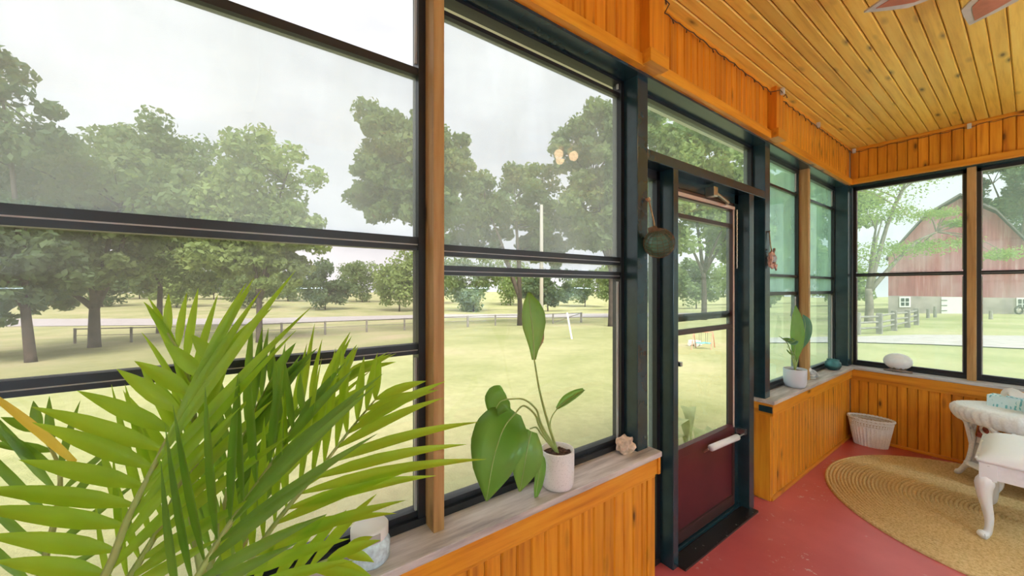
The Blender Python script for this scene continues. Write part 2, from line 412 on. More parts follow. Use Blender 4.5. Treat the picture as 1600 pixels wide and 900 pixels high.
def dens(lst, n=10):
    out = []
    for a, b in zip(lst, lst[1:]):
        for k in range(n): out.append(tuple(a[i] + (b[i] - a[i]) * k / n for i in range(2)))
    return out + [lst[-1]]
strip('road', 'asphalt', [G(*p) for p in dens([(-500, 497), (0, 499), (400, 498), (700, 491.5), (1000, 490), (1180, 489)])],
      [G(*p) for p in dens([(-500, 510), (0, 511), (400, 507), (700, 497), (1000, 496), (1180, 494)])], .05, 'pale grey country road beyond the rail fence')
strip('driveway', 'gravel', [G(*p) for p in dens([(1180, 529), (1335, 527), (1440, 524), (1600, 526), (2000, 530)])],
      [G(*p) for p in dens([(1180, 537), (1335, 536), (1440, 539), (1600, 546), (2000, 570)])], .04, 'pale gravel driveway crossing the lawn before the barn')

# ------------------------------------------------------------------ planks
def plank_mesh(name, mat, length, axis, w=PW, t=.016, ch=.007):
    h = w / 2 - .0011; prof = [(-h, -t), (h, -t), (h, -ch), (h - ch * .8, 0), (-h + ch * .8, 0), (-h, -ch)]   # (across, depth)
    b = MB(); vs = []
    for l in (0, length):
        for a, d in prof:
            vs.append({'wallX': (d, a, l), 'wallY': (a, -d, l), 'ceil': (a, l, -d)}[axis])
    k = len(prof); fs = [tuple(range(k)), tuple(range(k, 2 * k))[::-1]] + [(i, (i + 1) % k, k + (i + 1) % k, k + i) for i in range(k)]
    b.add(vs, fs); o = b.build(name, mat); me = o.data; bpy.data.objects.remove(o); return me
def planks(parent, mat, axis, a0, a1, z0, z1, face):
    if axis == 'wallX': MB().box(-.0158, -.0105, a0, a1, z0, z1).build('backing_board', 'pine_backing', parent)
    if axis == 'wallY': MB().box(a0, a1, YE + .0105, YE + .0158, z0, z1).build('backing_board', 'pine_backing', parent)
    L = z1 - z0; me = plank_mesh('plank', mat, L, axis); a = a0
    while a + PW * .3 < a1:
        w = min(PW, a1 - a); c = a + w / 2
        mm = me if w == PW else plank_mesh('plank', mat, L, axis, w)
        loc = {'wallX': (face, c, z0), 'wallY': (c, face, z0), 'ceil': (c, z0, face)}[axis]
        inst(mm, 'plank', parent, loc); a += PW

# ------------------------------------------------------------------ room shell
fl = MB().box(0, XH, YB, YE, -.08, 0).box(-.16, 0, 1.66, 3.0, -.08, 0).build('floor', 'red_floor_paint'); struct(fl, 'glossy red painted porch floor with worn chipped patches')
MB().box(-.078, .012, 1.90, 2.80, -.01, .012, .003).build('threshold', 'scuffed_black', fl)
ce = MB().box(-.16, XH + .1, YB - .1, YE + .16, ZC + .018, ZC + .05).build('ceiling', 'pine_backing'); struct(ce, 'varnished knotty pine plank ceiling')
planks(ce, 'ceiling_pine', 'ceil', 0.0, XH, YB, YE, ZC)

def wallblock(mb, side, a0, a1, z0, z1):
    if side == 'left': mb.box(-.17, -.0155, a0, a1, z0, z1)
    elif side == 'far': mb.box(a0, a1, YE + .0155, YE + .17, z0, z1)
    elif side == 'back': mb.box(a0, a1, YB - .17, YB - .0155, z0, z1)
    return mb
wl = MB(); wallblock(wl, 'left', YB, 1.625, -1.0, .685); wallblock(wl, 'left', 3.016, YE + .17, -1.0, .685); wallblock(wl, 'left', YB - .1, YE + .17, ZH + .001, ZC + .05); wl.box(-.17, -.02, 1.625, 3.016, -1, -.081)
wl = wl.build('wall_left', 'white_siding'); struct(wl, 'low pine-panelled wall with windows, posts and a storm door')
wf = MB(); wallblock(wf, 'far', -.0155, XH, -1.0, .685); wallblock(wf, 'far', -.0155, XH, ZH + .001, ZC + .05)
wf = wf.build('wall_far', 'white_siding'); struct(wf, 'pine-panelled end wall with windows looking to the barn')
wb_ = MB(); wallblock(wb_, 'back', -.0155, XH, -1.0, .685); wallblock(wb_, 'back', -.0155, XH, ZH + .001, ZC + .05)
wb_ = wb_.build('wall_back', 'white_siding'); struct(wb_, 'low end wall of the porch behind the viewpoint')
# wainscot and header boards
planks(wl, 'pine_vertical', 'wallX', .735 - PW * 16, 1.625, .02, .605, 0.0)
planks(wl, 'pine_vertical', 'wallX', 3.016, YE, .02, .605, 0.0)
planks(wl, 'shaded_pine', 'wallX', YB + .2, 1.53, ZH + .05, ZC, 0.0)
planks(wl, 'shaded_pine', 'wallX', 1.64, 3.0, ZH + .05, ZC, 0.0)
planks(wl, 'pine_vertical', 'wallX', 3.11, YE, ZH + .05, ZC, 0.0)
planks(wf, 'pine_vertical', 'wallY', 0.0, XH, .02, .605, YE)
planks(wf, 'pine_vertical', 'wallY', 0.0, XH, ZH + .05, ZC, YE)
# aprons, sills, trims, soffits
def board(parent, name, mat, x0, x1, y0, y1, z0, z1, bev=.004): return MB().box(x0, x1, y0, y1, z0, z1, bev).build(name, mat, parent)
board(wl, 'apron', 'pine_along_y', 0, .022, YB, 1.632, .60, .686)
board(wl, 'apron_bead', 'pine_along_y', 0, .012, YB, 1.628, .582, .602)
board(wl, 'window_sill', 'weathered_sill_y', -.17, .036, YB, 1.648, .684, ZS, .006)
board(wl, 'sill_end_return', 'pine_along_x', -.12, .030, 1.627, 1.645, .60, .686)
board(wl, 'end_board', 'pine_vertical', -.12, .004, 1.618, 1.634, .0, .602)
board(wl, 'corner_strip', 'pine_vertical', -.002, .006, 1.575, 1.634, .0, .602)
board(wl, 'apron', 'pine_along_y', 0, .022, 3.005, YE - .02, .60, .686)
board(wl, 'window_sill', 'weathered_sill_y', -.17, .036, 2.995, YE - .02, .684, ZS, .006)
board(wl, 'end_board', 'pine_vertical', -.10, .006, 3.004, 3.02, .0, .602)
board(wl, 'sill_end_return', 'pine_along_x', -.10, .028, 2.998, 3.012, .60, .686)
board(wl, 'corner_strip', 'pine_vertical', -.002, .007, 3.004, 3.055, .0, .602)
board(wl, 'sill_bracket', 'black_paint', -.06, .024, 2.990, 2.999, .625, .668, .002)
board(wf, 'apron', 'pine_along_x', -.0, XH, YE - .022, YE, .60, .686)
board(wf, 'apron_bead', 'pine_along_x', -.0, XH, YE - .012, YE, .575, .602)
board(wf, 'window_sill', 'weathered_sill_x', -.17, XH, YE - .036, YE + .17, .684, ZS, .006)
board(wl, 'header_trim', 'pine_along_y', -.02, .022, YB, 1.53, ZH, ZH + .055)
board(wl, 'header_trim', 'pine_along_y', -.02, .022, 1.64, 3.0, ZH, ZH + .055)
board(wl, 'header_trim', 'pine_along_y', -.02, .022, 3.11, YE - .0, ZH, ZH + .055)
board(wf, 'header_trim', 'pine_along_x', 0, XH, YE - .022, YE + .02, ZH, ZH + .055)
board(wl, 'header_soffit', 'black_paint', -.17, -.012, YB, YE + .17, ZH - .012, ZH + .002, .001)
board(wf, 'header_soffit', 'black_paint', 0, XH, YE + .012, YE + .17, ZH - .012, ZH + .002, .001)
for y0 in (1.525, 2.995):                          # pine boxes over the dark posts
    board(wl, 'post_casing', 'shaded_pine', -.02, .05, y0, y0 + .118, ZH + .06, ZC)
    board(wl, 'casing_cap', 'pine_along_y', -.02, .066, y0 - .014, y0 + .132, ZH + .002, ZH + .064)
b1 = MB().box(0, .018, YB, 1.62, 0, .022, .004).box(0, .018, 3.02, YE, 0, .022, .004).build('baseboard_left', 'pine_along_y'); struct(b1, 'narrow pine strip along the foot of the panelled wall')
b2 = MB().box(0.018, XH, YE - .018, YE, 0, .026, .004).build('baseboard_far', 'pine_along_x'); struct(b2, 'narrow pine strip along the foot of the end wall')
t1 = MB().box(0, .014, YB, 1.525, ZC - .02, ZC, .003).box(0, .014, 1.645, 2.995, ZC - .02, ZC, .003).box(0, .014, 3.113, YE, ZC - .02, ZC, .003).build('trim_1', 'pine_along_y'); struct(t1, 'thin pine moulding where the long wall meets the ceiling')
t2 = MB().box(.014, XH, YE - .02, YE, ZC - .026, ZC, .003).build('trim_2', 'pine_along_x'); struct(t2, 'thin pine moulding where the end wall meets the ceiling')
# posts and mullions of the long wall
def post(parent, name, mat, x0, x1, y0, y1, z0=ZS - .003, z1=ZH): return board(parent, name, mat, x0, x1, y0, y1, z0, z1, .004)
post(wl, 'post', 'black_paint', -.125, -.03, 1.545, 1.628)
post(wl, 'post', 'black_paint', -.125, -.03, 3.02, 3.105, 0.0)
post(wl, 'corner_post', 'black_paint', -.14, -.005, 4.955, YE + .14)
for y0 in (.498, -.50, -1.48): post(wl, 'mullion', 'post_pine', -.125, -.042, y0, y0 + .038)
ym = P(1262, 400, X=-.042).y; post(wl, 'mullion', 'post_pine', -.125, -.042, ym + .02, ym + .065)
for x0 in (.752, 1.59): post(wf, 'mullion', 'post_pine', x0, x0 + .05, YE + .035, YE + .125)
post(wf, 'corner_post', 'black_paint', 2.45, XH, YE + .03, YE + .14)
for x0 in (.75, 1.55): post(wb_, 'mullion', 'post_pine', x0, x0 + .05, YB - .125, YB - .035, .685)
board(wb_, 'window_sill', 'weathered_sill_x', -.17, XH, YB - .17, YB + .036, .684, ZS)
# roof, house, outside eave
rf = MB().box(-.62, XH + .4, YB - .6, YE + .30, ZC + .051, ZC + .16).build('roof', 'white_trim'); struct(rf, 'porch roof slab with white painted eaves')
MB().box(-.64, -.50, YB - .6, YE + .3, ZC - .03, ZC + .14).build('fascia', 'white_trim', rf)
wr = MB().box(XH + .012, 9.0, -9, YE + .2, -1.0, 5.2).build('wall_right', 'white_siding'); struct(wr, 'house wall of white clapboards closing the porch')
cb = MB(); 
vs = [(XH, 0, 0), (XH + .012, 0, 0), (XH + .012, 0, .125), (XH + .008, 0, .125)]
me0 = MB().extrude([(0, YB, 0), (.016, YB, 0), (.016, YB, .128), (.010, YB, .128)], (0, YE - YB, 0)).build('clapboard', 'white_siding'); mcl = me0.data; bpy.data.objects.remove(me0)
for k in range(22): inst(mcl, 'clapboard', wr, (XH - .002, 0, .01 + k * .13))

# ------------------------------------------------------------------ windows
WN = [0]
def make_window(side, a0, a1, z0, z1, rails, zones, label, fr=.024, top=.03, bot=.045, track=True):
    WN[0] += 1; n_ = 'window_%d' % WN[0]
    def bx(b, p0, p1, d0, d1, q0, q1):            # a along wall, d depth outwards, q up
        if side == 'left': b.box(-d1, -d0, p0, p1, q0, q1)
        elif side == 'far': b.box(p0, p1, YE + d0, YE + d1, q0, q1)
        else: b.box(p0, p1, YB - d1, YB - d0, q0, q1)
    b = MB(); bx(b, a0, a0 + fr, .108, .160, z0, z1); bx(b, a1 - fr, a1, .108, .160, z0, z1); bx(b, a0, a1, .108, .160, z1 - top, z1); bx(b, a0, a1, .104, .162, z0, z0 + bot * .55); bx(b, a0 + fr * .5, a1 - fr * .5, .120, .158, z0, z0 + bot)
    root = b.build(n_, 'black_vinyl'); struct(root, label)
    if track:
        for s in (0, 1):
            q0 = a0 + fr if s == 0 else a1 - fr - .007
            zz = [z0 + bot] + [r[0] for r in rails] + [z1 - top]; zz.sort(reverse=True)
            b = MB(); bx(b, q0, q0 + .007, .122, .132, zz[1] + .03 if len(zz) > 2 else zz[1], zz[0]); b.build('track', 'grey_track', root)
            b = MB(); bx(b, q0, q0 + .007, .122, .132, zz[-1], zz[-2] - .03); b.build('track', 'grey_track', root)
    for (z, th) in rails:
        b = MB(); bx(b, a0 + fr * .6, a1 - fr * .6, .116, .152, z - th / 2, z + th / 2); r = b.build('sash_rail', 'black_vinyl', root)
        b = MB(); bx(b, a0 + fr, a1 - fr, .114, .1165, z - th * .12, z - th * .04); b.build('rail_lip', 'grey_track', r) if th > .03 else None
    for (q0, q1, mt) in zones:
        b = MB(); bx(b, a0 + fr * .5, a1 - fr * .5, .1335, .1355, q0, q1); b.build('pane', mt, root)
    return root
WT = ZH - .012
Z1 = [(ZS, 1.29, 'lower_vinyl'), (1.29, 1.65, 'screen_mesh'), (1.65, 2.222, 'hazy_vinyl'), (2.222, WT, 'clear_pane')]
make_window('left', -.46, .498, ZS, WT, [(2.222, .026), (1.648, .044), (1.296, .034)], Z1, 'four-panel black framed window behind the palm')
make_window('left', .536, 1.545, ZS, WT, [(2.462, .016), (1.632, .040), (1.562, .034)], [(ZS, 1.562, 'lower_vinyl'), (1.562, 2.462, 'hazy_vinyl'), (2.462, WT, 'clear_pane')], 'four-panel black framed window behind the broad-leaved plant', top=.012)
make_window('left', 3.105, ym + .02, ZS, WT, [(2.312, .020), (1.455, .028), (1.60, .022)], [(ZS, 1.455, 'teal_lower'), (1.455, WT, 'teal_vinyl')], 'teal-tinted vinyl window just past the storm door')
make_window('left', ym + .065, 4.955, ZS, WT, [(2.312, .020), (1.455, .028), (1.60, .022)], [(ZS, 1.455, 'teal_lower'), (1.455, WT, 'teal_vinyl')], 'teal-tinted vinyl window beside the corner post')
make_window('far', .0, .752, ZS, WT, [(1.632, .032)], [(ZS, 1.632, 'end_vinyl'), (1.632, WT, 'end_vinyl')], 'two-panel black framed window with the barn door seen through it', bot=.05)
make_window('far', .802, 1.59, ZS, WT, [(1.632, .032)], [(ZS, 1.632, 'end_vinyl'), (1.632, WT, 'end_vinyl')], 'two-panel black framed window above the wicker table', bot=.05)
make_window('far', 1.64, 2.45, ZS, WT, [(1.632, .032)], [(ZS, WT, 'end_vinyl')], 'two-panel black framed window nearest the house wall', bot=.05)
for a0, a1 in ((-1.442, -.50), (-2.4, -1.48)): make_window('left', a0, a1, ZS, WT, [(1.64, .04)], [(ZS, WT, 'clear_pane')], 'black framed window of the long wall behind the viewpoint')
for a0, a1 in ((0, .75), (.80, 1.55), (1.60, 2.45)): make_window('back', a0, a1, ZS, WT, [(1.64, .04)], [(ZS, WT, 'clear_pane')], 'black framed window of the wall behind the viewpoint')

# door bay: beam, mullions, transom, sidelights
XB = -.03
bay = wl
board(bay, 'door_beam', 'black_paint', -.125, XB, 1.628, 3.02, 2.135, 2.190)
board(bay, 'door_mullion', 'black_paint', -.125, XB, 1.853, 1.902, 0, 2.136)
board(bay, 'door_mullion', 'black_paint', -.125, XB, 2.765, 2.838, 0, 2.136)
make_window('left', 1.628, 3.02, 2.190, WT, [], [(2.19, WT, 'door_vinyl')], 'long hazy transom window over the storm door', fr=.03, top=.02, bot=.018, track=False)
def sidelight(a0, a1, label):
    r = make_window('left', a0, a1, .0, 2.136, [(.51, .055)], [(.03, .51, 'door_vinyl'), (.51, 2.13, 'door_vinyl')], label, fr=.03, top=.05, bot=.06, track=False)
    return r
sidelight(1.628, 1.853, 'narrow sidelight window between the big dark post and the storm door')
sidelight(2.838, 3.02, 'narrow sidelight window between the storm door and the small plant')
# storm door
Y0, Y1 = 1.902, 2.765
d = MB().box(-.155, -.10, Y0, Y0 + .045, 0, 2.136).box(-.155, -.10, Y1 - .05, Y1, 0, 2.136).box(-.155, -.10, Y0, Y1, 2.075, 2.136).box(-.155, -.085, Y0, Y1, 0, .03).build('door_1', 'black_paint')
struct(d, 'dark storm door with a tall window over a burgundy panel')
ya, yb = Y0 + .045, Y1 - .05
def dbox(name, mat, y0, y1, z0, z1, x0=-.132, x1=-.100, par=None, bev=.003): return MB().box(x0, x1, y0, y1, z0, z1, bev).build(name, mat, par or d)
dbox('stile', 'brown_metal', ya, ya + .035, .035, 2.072); dbox('stile', 'brown_metal', yb - .032, yb, .035, 2.072)
dbox('top_rail', 'brown_metal', ya, yb, 2.02, 2.072); dbox('bottom_rail', 'burgundy', ya + .03, yb - .03, .52, .575, -.132, -.097)
dbox('kick_panel', 'burgundy', ya + .03, yb - .03, .10, .525, -.130, -.106)
dbox('foot_rail', 'brown_metal', ya + .02, yb - .02, .035, .105, -.135, -.094, bev=.01)
dbox('edge_strip', 'beige_edge', ya + .01, yb - .01, 2.028, 2.050, -.101, -.094); dbox('edge_strip', 'beige_edge', yb - .028, yb - .012, .56, 2.03, -.101, -.096)
dbox('sash_rail', 'brown_metal', ya + .03, yb - .03, 1.228, 1.258, -.126, -.098); dbox('sash_rail', 'brown_metal', ya + .03, yb - .03, 1.905, 1.93, -.126, -.100)
dbox('sash_rail', 'black_vinyl', ya + .03, yb - .03, 1.30, 1.345, -.140, -.132)
dbox('pane', 'door_vinyl', ya + .03, yb - .03, 1.24, 2.03, -.122, -.119, bev=0); dbox('pane', 'clear_pane', ya + .03, yb - .03, .57, 1.24, -.122, -.119, bev=0)
k = dbox('latch', 'steel', ya + .036, ya + .058, 1.06, 1.085, -.10, -.065)
cl = MB().tube([P(1111, 700, X=-.055), P(1152, 683, X=-.055)], .020, 14).build('door_closer', 'white_plastic', d, True)
MB().tube([P(1152, 683, X=-.055), P(1164, 677, X=-.055)], .005).tube([P(1107, 702, X=-.055), P(1100, 706, X=-.08)], .006).box(-.11, -.045, 2.735, 2.765, .512, .545).build('closer_rod', 'steel', cl)
tcx = MB().tube([(-.10, 2.33, 2.085), (-.055, 2.36, 2.085), (-.055, 2.52, 2.045), (-.10, 2.60, 2.055)], .010, 8).box(-.10, -.045, 2.32, 2.37, 2.06, 2.12, .006).build('top_closer_arm', 'steel', d)
ch = MB(); 
for i in range(22):
    z = 2.03 - i * .018; ch.tube([(-.088, Y1 - .045 + .003 * (i % 2), z), (-.088, Y1 - .045 - .003 * (i % 2), z - .02)], .004, 6)
ch.build('safety_chain', 'steel', d)

# ------------------------------------------------------------------ outdoors: trees
def np_leaves(centers, radii, n, size, rng, flat=1.0):
    k = rng.integers(0, len(centers), n); c = centers[k]; r = radii[k]
    d = rng.normal(size=(n, 3)); d /= np.linalg.norm(d, axis=1)[:, None]
    rad = rng.random(n) ** .45
    p = c + d * (r * rad)[:, None] * np.array([1, 1, .8 * flat])
    a = rng.normal(size=(n, 3)); a /= np.linalg.norm(a, axis=1)[:, None]
    a = a * .8 + d * .6; a /= np.linalg.norm(a, axis=1)[:, None]
    t = np.cross(a, rng.normal(size=(n, 3))); t /= np.linalg.norm(t, axis=1)[:, None]; s = np.cross(a, t)
    sz = size * (.6 + .8 * rng.random(n))[:, None]
    q = np.stack([p - t * sz, p + s * sz * .55 + a * sz * .15, p + t * sz, p - s * sz * .55 + a * sz * .15], 1)
    return q.reshape(-1, 3)
def quads_obj(name, co, mat, parent):
    off = OFF[parent.name]; co = co - np.array(off); n = len(co) // 4
    me = bpy.data.meshes.new(name); me.vertices.add(len(co)); me.vertices.foreach_set('co', co.astype(np.float32).ravel())
    me.loops.add(n * 4); me.loops.foreach_set('vertex_index', np.arange(n * 4, dtype=np.int32))
    me.polygons.add(n); me.polygons.foreach_set('loop_start', np.arange(0, n * 4, 4, dtype=np.int32)); me.polygons.foreach_set('loop_total', np.full(n, 4, dtype=np.int32))
    me.update(calc_edges=True); me.materials.append(MATS[mat])
    o = bpy.data.objects.new(name, me); COL.objects.link(o); o.parent = parent; OFF[o.name] = off
    o['kind'] = 'stuff'; return o
def tree(name, label, base, crowns, tr, leaves, size, mat, bark='bark', group=None, seed=1, nb=9, sub=.25, flat=1.0, fork=None):
    rng = np.random.default_rng(seed); D = depth(base); s = D / F
    root = thing(name, label, 'tree', base, group); tr = tr * (.55 if flat == 1.0 else .95)
    cen = []; rad = []; wt = []
    for (u, v, ru, rv) in crowns:
        c = np.array(P(u, v, D=D)); ax = np.array(RGT) * ru * s; az = np.array([0, 0, 1.0]) * rv * s; ay = np.array(FWD) * (ru + rv) * .5 * s * .8
        m_ = max(6, int(nb * (5.5 if flat == 1 else 3)))
        for k in range(m_):
            d = rng.normal(size=3); d /= np.linalg.norm(d); r = .30 + .62 * rng.random() ** .8
            cen.append(c + (ax * d[0] + az * d[2] + ay * d[1]) * r); rad.append(sub * (.7 + .6 * rng.random()) * (min(ru, rv) if flat == 1 else 1.25 * math.sqrt(ru * rv)) * s)
    cen = np.array(cen); rad = np.array(rad)
    # trunk and limbs
    b = MB(); base = Vector(base); top = Vector(np.mean(cen, 0)); fk = fork or (base + (Vector((base.x * .7 + top.x * .3, base.y * .7 + top.y * .3, top.z)) - base) * .38)
    fk = Vector(fk); b.tube(bez([base - Vector((0, 0, .3)), base.lerp(fk, .5) + Vector((tr * .2, 0, 0)), fk], 6), [tr * 1.25, tr * 1.05, tr, tr * .95, tr * .9, tr * .85, tr * .8], 9)
    mains = []
    for k in range(5):
        t_ = Vector(cen[rng.integers(len(cen))]); mid = fk.lerp(t_, .5) + Vector((0, 0, (t_ - fk).length * .12))
        pts = bez([fk - Vector((0, 0, tr)), mid, t_], 7); b.tube(pts, [tr * .78 * (1 - .87 * (i / 7) ** .7) for i in range(8)], 7); mains += pts[2:6]
    for k in range(min(len(cen), 26)):
        t_ = Vector(cen[k * len(cen) // min(len(cen), 26)]); st = min(mains, key=lambda q: (q - t_).length)
        if (t_ - st).length < .2: continue
        b.tube(bez([st, st.lerp(t_, .5) + Vector((0, 0, (t_ - st).length * .1)), t_], 4), [tr * .22, tr * .17, tr * .13, tr * .09, tr * .05], 5)
    b.build('trunk', bark, root, True)
    quads_obj('foliage', np_leaves(cen, rad, leaves, size, rng, flat), mat, root)
    return root
tree('deciduous_tree', 'big dark tree with thick straight trunk at the far end of the rail fence', G(148, 543), [(120, 285, 150, 110), (40, 300, 110, 110), (215, 330, 110, 105), (130, 410, 140, 62), (60, 440, 70, 45)], .46, 30000, 0.194, 'tree_leaf', seed=3, fork=G(148, 543) + Vector((0, 0, 2.4)))
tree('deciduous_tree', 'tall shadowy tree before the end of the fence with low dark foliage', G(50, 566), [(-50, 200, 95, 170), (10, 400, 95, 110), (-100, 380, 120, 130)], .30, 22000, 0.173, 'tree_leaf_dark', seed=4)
tree('deciduous_tree', 'round crowned tree growing between the thick trunked tree and the slim one', G(249, 521), [(235, 250, 85, 85), (290, 300, 90, 100), (270, 390, 110, 80)], .36, 24000, 0.194, 'tree_leaf', seed=5)
tree('deciduous_tree', 'slim tree with spreading pale green crown behind the middle of the fence', G(405, 535), [(405, 290, 95, 92), (450, 355, 68, 55), (360, 360, 75, 90), (410, 410, 85, 45)], .30, 26000, 0.173, 'tree_leaf_light', seed=6)
tree('deciduous_tree', 'tall upright tree seen either side of the pine mullion', G(668, 522), [(620, 225, 72, 75), (600, 300, 58, 60), (670, 310, 62, 80), (700, 260, 50, 60)], .40, 24000, 0.202, 'tree_leaf', seed=7)
tree('deciduous_tree', 'broad tree with several stems beside the utility pole', G(812, 508), [(800, 315, 88, 68), (740, 340, 55, 75), (850, 370, 60, 50)], .42, 24000, 0.216, 'tree_leaf', seed=8, fork=G(812, 512) + Vector((0, 0, 2.6)))
tree('deciduous_tree', 'tallest dense tree right of the utility pole', G(955, 510), [(930, 225, 68, 75), (935, 330, 80, 75), (1000, 250, 70, 90)], .45, 28000, 0.230, 'tree_leaf', seed=9)
tree('deciduous_tree', 'light green tree seen through the transom over the door', G(1100, 500), [(1100, 240, 90, 75), (1050, 320, 60, 90), (1150, 330, 60, 90)], .45, 28000, 0.245, 'tree_leaf_light', seed=10)
tree('deciduous_tree', 'bushy tree seen through the teal windows past the door', G(1240, 494), [(1225, 300, 60, 95), (1295, 330, 60, 95), (1240, 380, 70, 50)], .5, 24000, 0.274, 'tree_leaf_light', seed=11)
i = 0
for u in range(-130, 1340, 58):
    rr = random.Random(u); D = (76 if i % 2 else 104) + rr.random() * 3; v_top = 405 + rr.uniform(-12, 22)
    bpt = P(u, 470, D=D); bpt.z = zg(bpt.x, bpt.y); s = F / D; vb = 450 - (bpt.z - 1.5) * s
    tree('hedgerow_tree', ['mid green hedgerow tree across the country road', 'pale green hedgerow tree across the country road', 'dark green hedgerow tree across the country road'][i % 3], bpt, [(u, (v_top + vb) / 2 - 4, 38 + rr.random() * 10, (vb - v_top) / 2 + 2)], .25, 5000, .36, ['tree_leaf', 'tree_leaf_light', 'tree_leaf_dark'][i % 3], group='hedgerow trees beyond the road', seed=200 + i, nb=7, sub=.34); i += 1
# sparse tree before the barn
lb = G(1357, 505)
tree('locust_tree', 'sparse feathery tree with pale trunk and layered branches before the barn', lb, [(1352, 320, 34, 55), (1395, 290, 46, 30), (1352, 400, 36, 20), (1420, 388, 62, 7), (1475, 379, 55, 6), (1468, 336, 36, 6), (1440, 268, 48, 14), (1560, 398, 42, 7), (1500, 347, 28, 5), (1400, 335, 40, 12)], .27, 8500, .085, 'locust_leaf', 'pale_bark', seed=31, nb=6, sub=.95, flat=.5, fork=lb + Vector((0, 0, 2.6)))
bb = P(1585, 470, D=62); bb.z = zg(bb.x, bb.y)
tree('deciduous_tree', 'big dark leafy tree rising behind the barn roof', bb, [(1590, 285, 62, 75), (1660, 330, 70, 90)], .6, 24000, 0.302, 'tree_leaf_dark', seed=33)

# barn
D0 = 40.0
BN = ray(1460, 450); BN.z = 0; BN.normalize(); BO = P(1500, 450, D=D0)
def bp(u, v, back=0):
    d = ray(u, v); t = (BO - CAM).dot(BN) / d.dot(BN); return CAM + d * t + BN * back
bz = bp(1500, 490).z
root = thing('barn', 'weathered red gambrel-roofed barn on a stone base', 'barn', bp(1500, 492))
g_u, g_v = [1388, 1612, 1612, 1556, 1500, 1444, 1388], [462, 466, 388, 334, 310, 342, 402]
MB().extrude([bp(a, b) for a, b in zip(g_u, g_v)], BN * 20).build('board_wall', 'barn_boards', root)
MB().extrude([bp(a, b, -.12) for a, b in [(1388, 496), (1612, 512), (1612, 466), (1388, 462)]], BN * 20.2).build('stone_base', 'stone_wall', root)
for (a, b) in [((1384, 406), (1444, 339)), ((1444, 339), (1500, 306)), ((1500, 306), (1556, 330)), ((1556, 330), (1617, 392))]:
    p, q = bp(*a, -.5), bp(*b, -.5); MB().extrude([p, q, q + Vector((0, 0, .22)), p + Vector((0, 0, .22))], BN * 21).build('roof_panel', 'roof_dark', root)
MB().extrude([bp(1388, 424, -.06), bp(1612, 424, -.06), bp(1612, 422, -.06), bp(1388, 422, -.06)], BN * .05).build('ledge_board', 'barn_boards', root)
dr = MB().extrude([bp(1471, 494, -.18), bp(1506, 494, -.18), bp(1506, 464, -.18), bp(1471, 464, -.18)], BN * .08).build('barn_door', 'white_paint', root)
for vv in (469, 477, 485): MB().extrude([bp(1471, vv + .8, -.21), bp(1480, vv + .8, -.21), bp(1480, vv - .4, -.21), bp(1471, vv - .4, -.21)], BN * .03).build('strap_hinge', 'roof_dark', dr)
for (ua, ub, va, vb) in [(1405.5, 1423, 463.5, 480), (1588, 1606, 465, 485)]:
    wn = MB().extrude([bp(ua, vb, -.2), bp(ub, vb, -.2), bp(ub, va, -.2), bp(ua, va, -.2)], BN * .08).build('window', 'white_paint', root)
    for i in range(2):
        for j in range(2):
            x0 = ua + 2.5 + i * (ub - ua - 3.2) / 2; x1 = x0 + (ub - ua - 5) / 2 - .9; y0 = va + 2.5 + j * (vb - va - 3.5) / 2; y1 = y0 + (vb - va - 5) / 2 - .6
            MB().extrude([bp(x0, y1, -.22), bp(x1, y1, -.22), bp(x1, y0, -.22), bp(x0, y0, -.22)], BN * .03).build('pane', 'dark_pane', wn)
wp = bp(1590, 494, -.75); wp.z = zg(wp.x, wp.y) + .42
wh = thing('wagon_wheel', 'dark round wheel leaning on the barn base', 'wheel', wp); b = MB()
b.tube([wp + RGT * .36 * math.cos(g) + UP * .36 * math.sin(g) for g in [2 * PI * k / 24 for k in range(25)]], .08, 8); b.build('tyre', 'tyre', wh, True)
b = MB(); [b.tube([wp, wp + RGT * .34 * math.cos(g) + UP * .34 * math.sin(g)], .025, 5) for g in [PI * k / 4 for k in range(8)]]; b.build('spokes', 'pole_grey', wh)
# split rail fence before the barn
pts = [G(u, v) for u, v in [(1310, 524), (1340, 523), (1374, 522), (1397, 517), (1418, 512), (1432, 508)]]
fr_ = thing('split_rail_fence', 'weathered grey split rail fence beside the driveway', 'fence', pts[2])
for k, p in enumerate(pts):
    b = MB(); b.box(p.x - .12, p.x + .12, p.y - .12, p.y + .12, p.z - .2, p.z + 1.12 + .06 * (k % 2), .03); b.build('post', 'fence_grey', fr_)
for a, b_ in zip(pts, pts[1:]):
    for h in (.35, .66, .97): MB().tube([a + UP * (h + random.uniform(-.04, .04)), b_ + UP * (h + random.uniform(-.04, .04))], .055, 6).build('rail', 'fence_grey', fr_)
for uu, vv, hh in [(1450, 497, .8), (1461, 496, 1.0), (1548, 499, .7)]:
    p = G(uu, vv); tag(MB().tube([p - UP * .2, p + UP * hh * .6, p + UP * hh], [.12, .11, .09], 7).build('fence_post', 'fence_grey'), 'short stray post standing before the barn', 'post', 'stray posts by the barn')
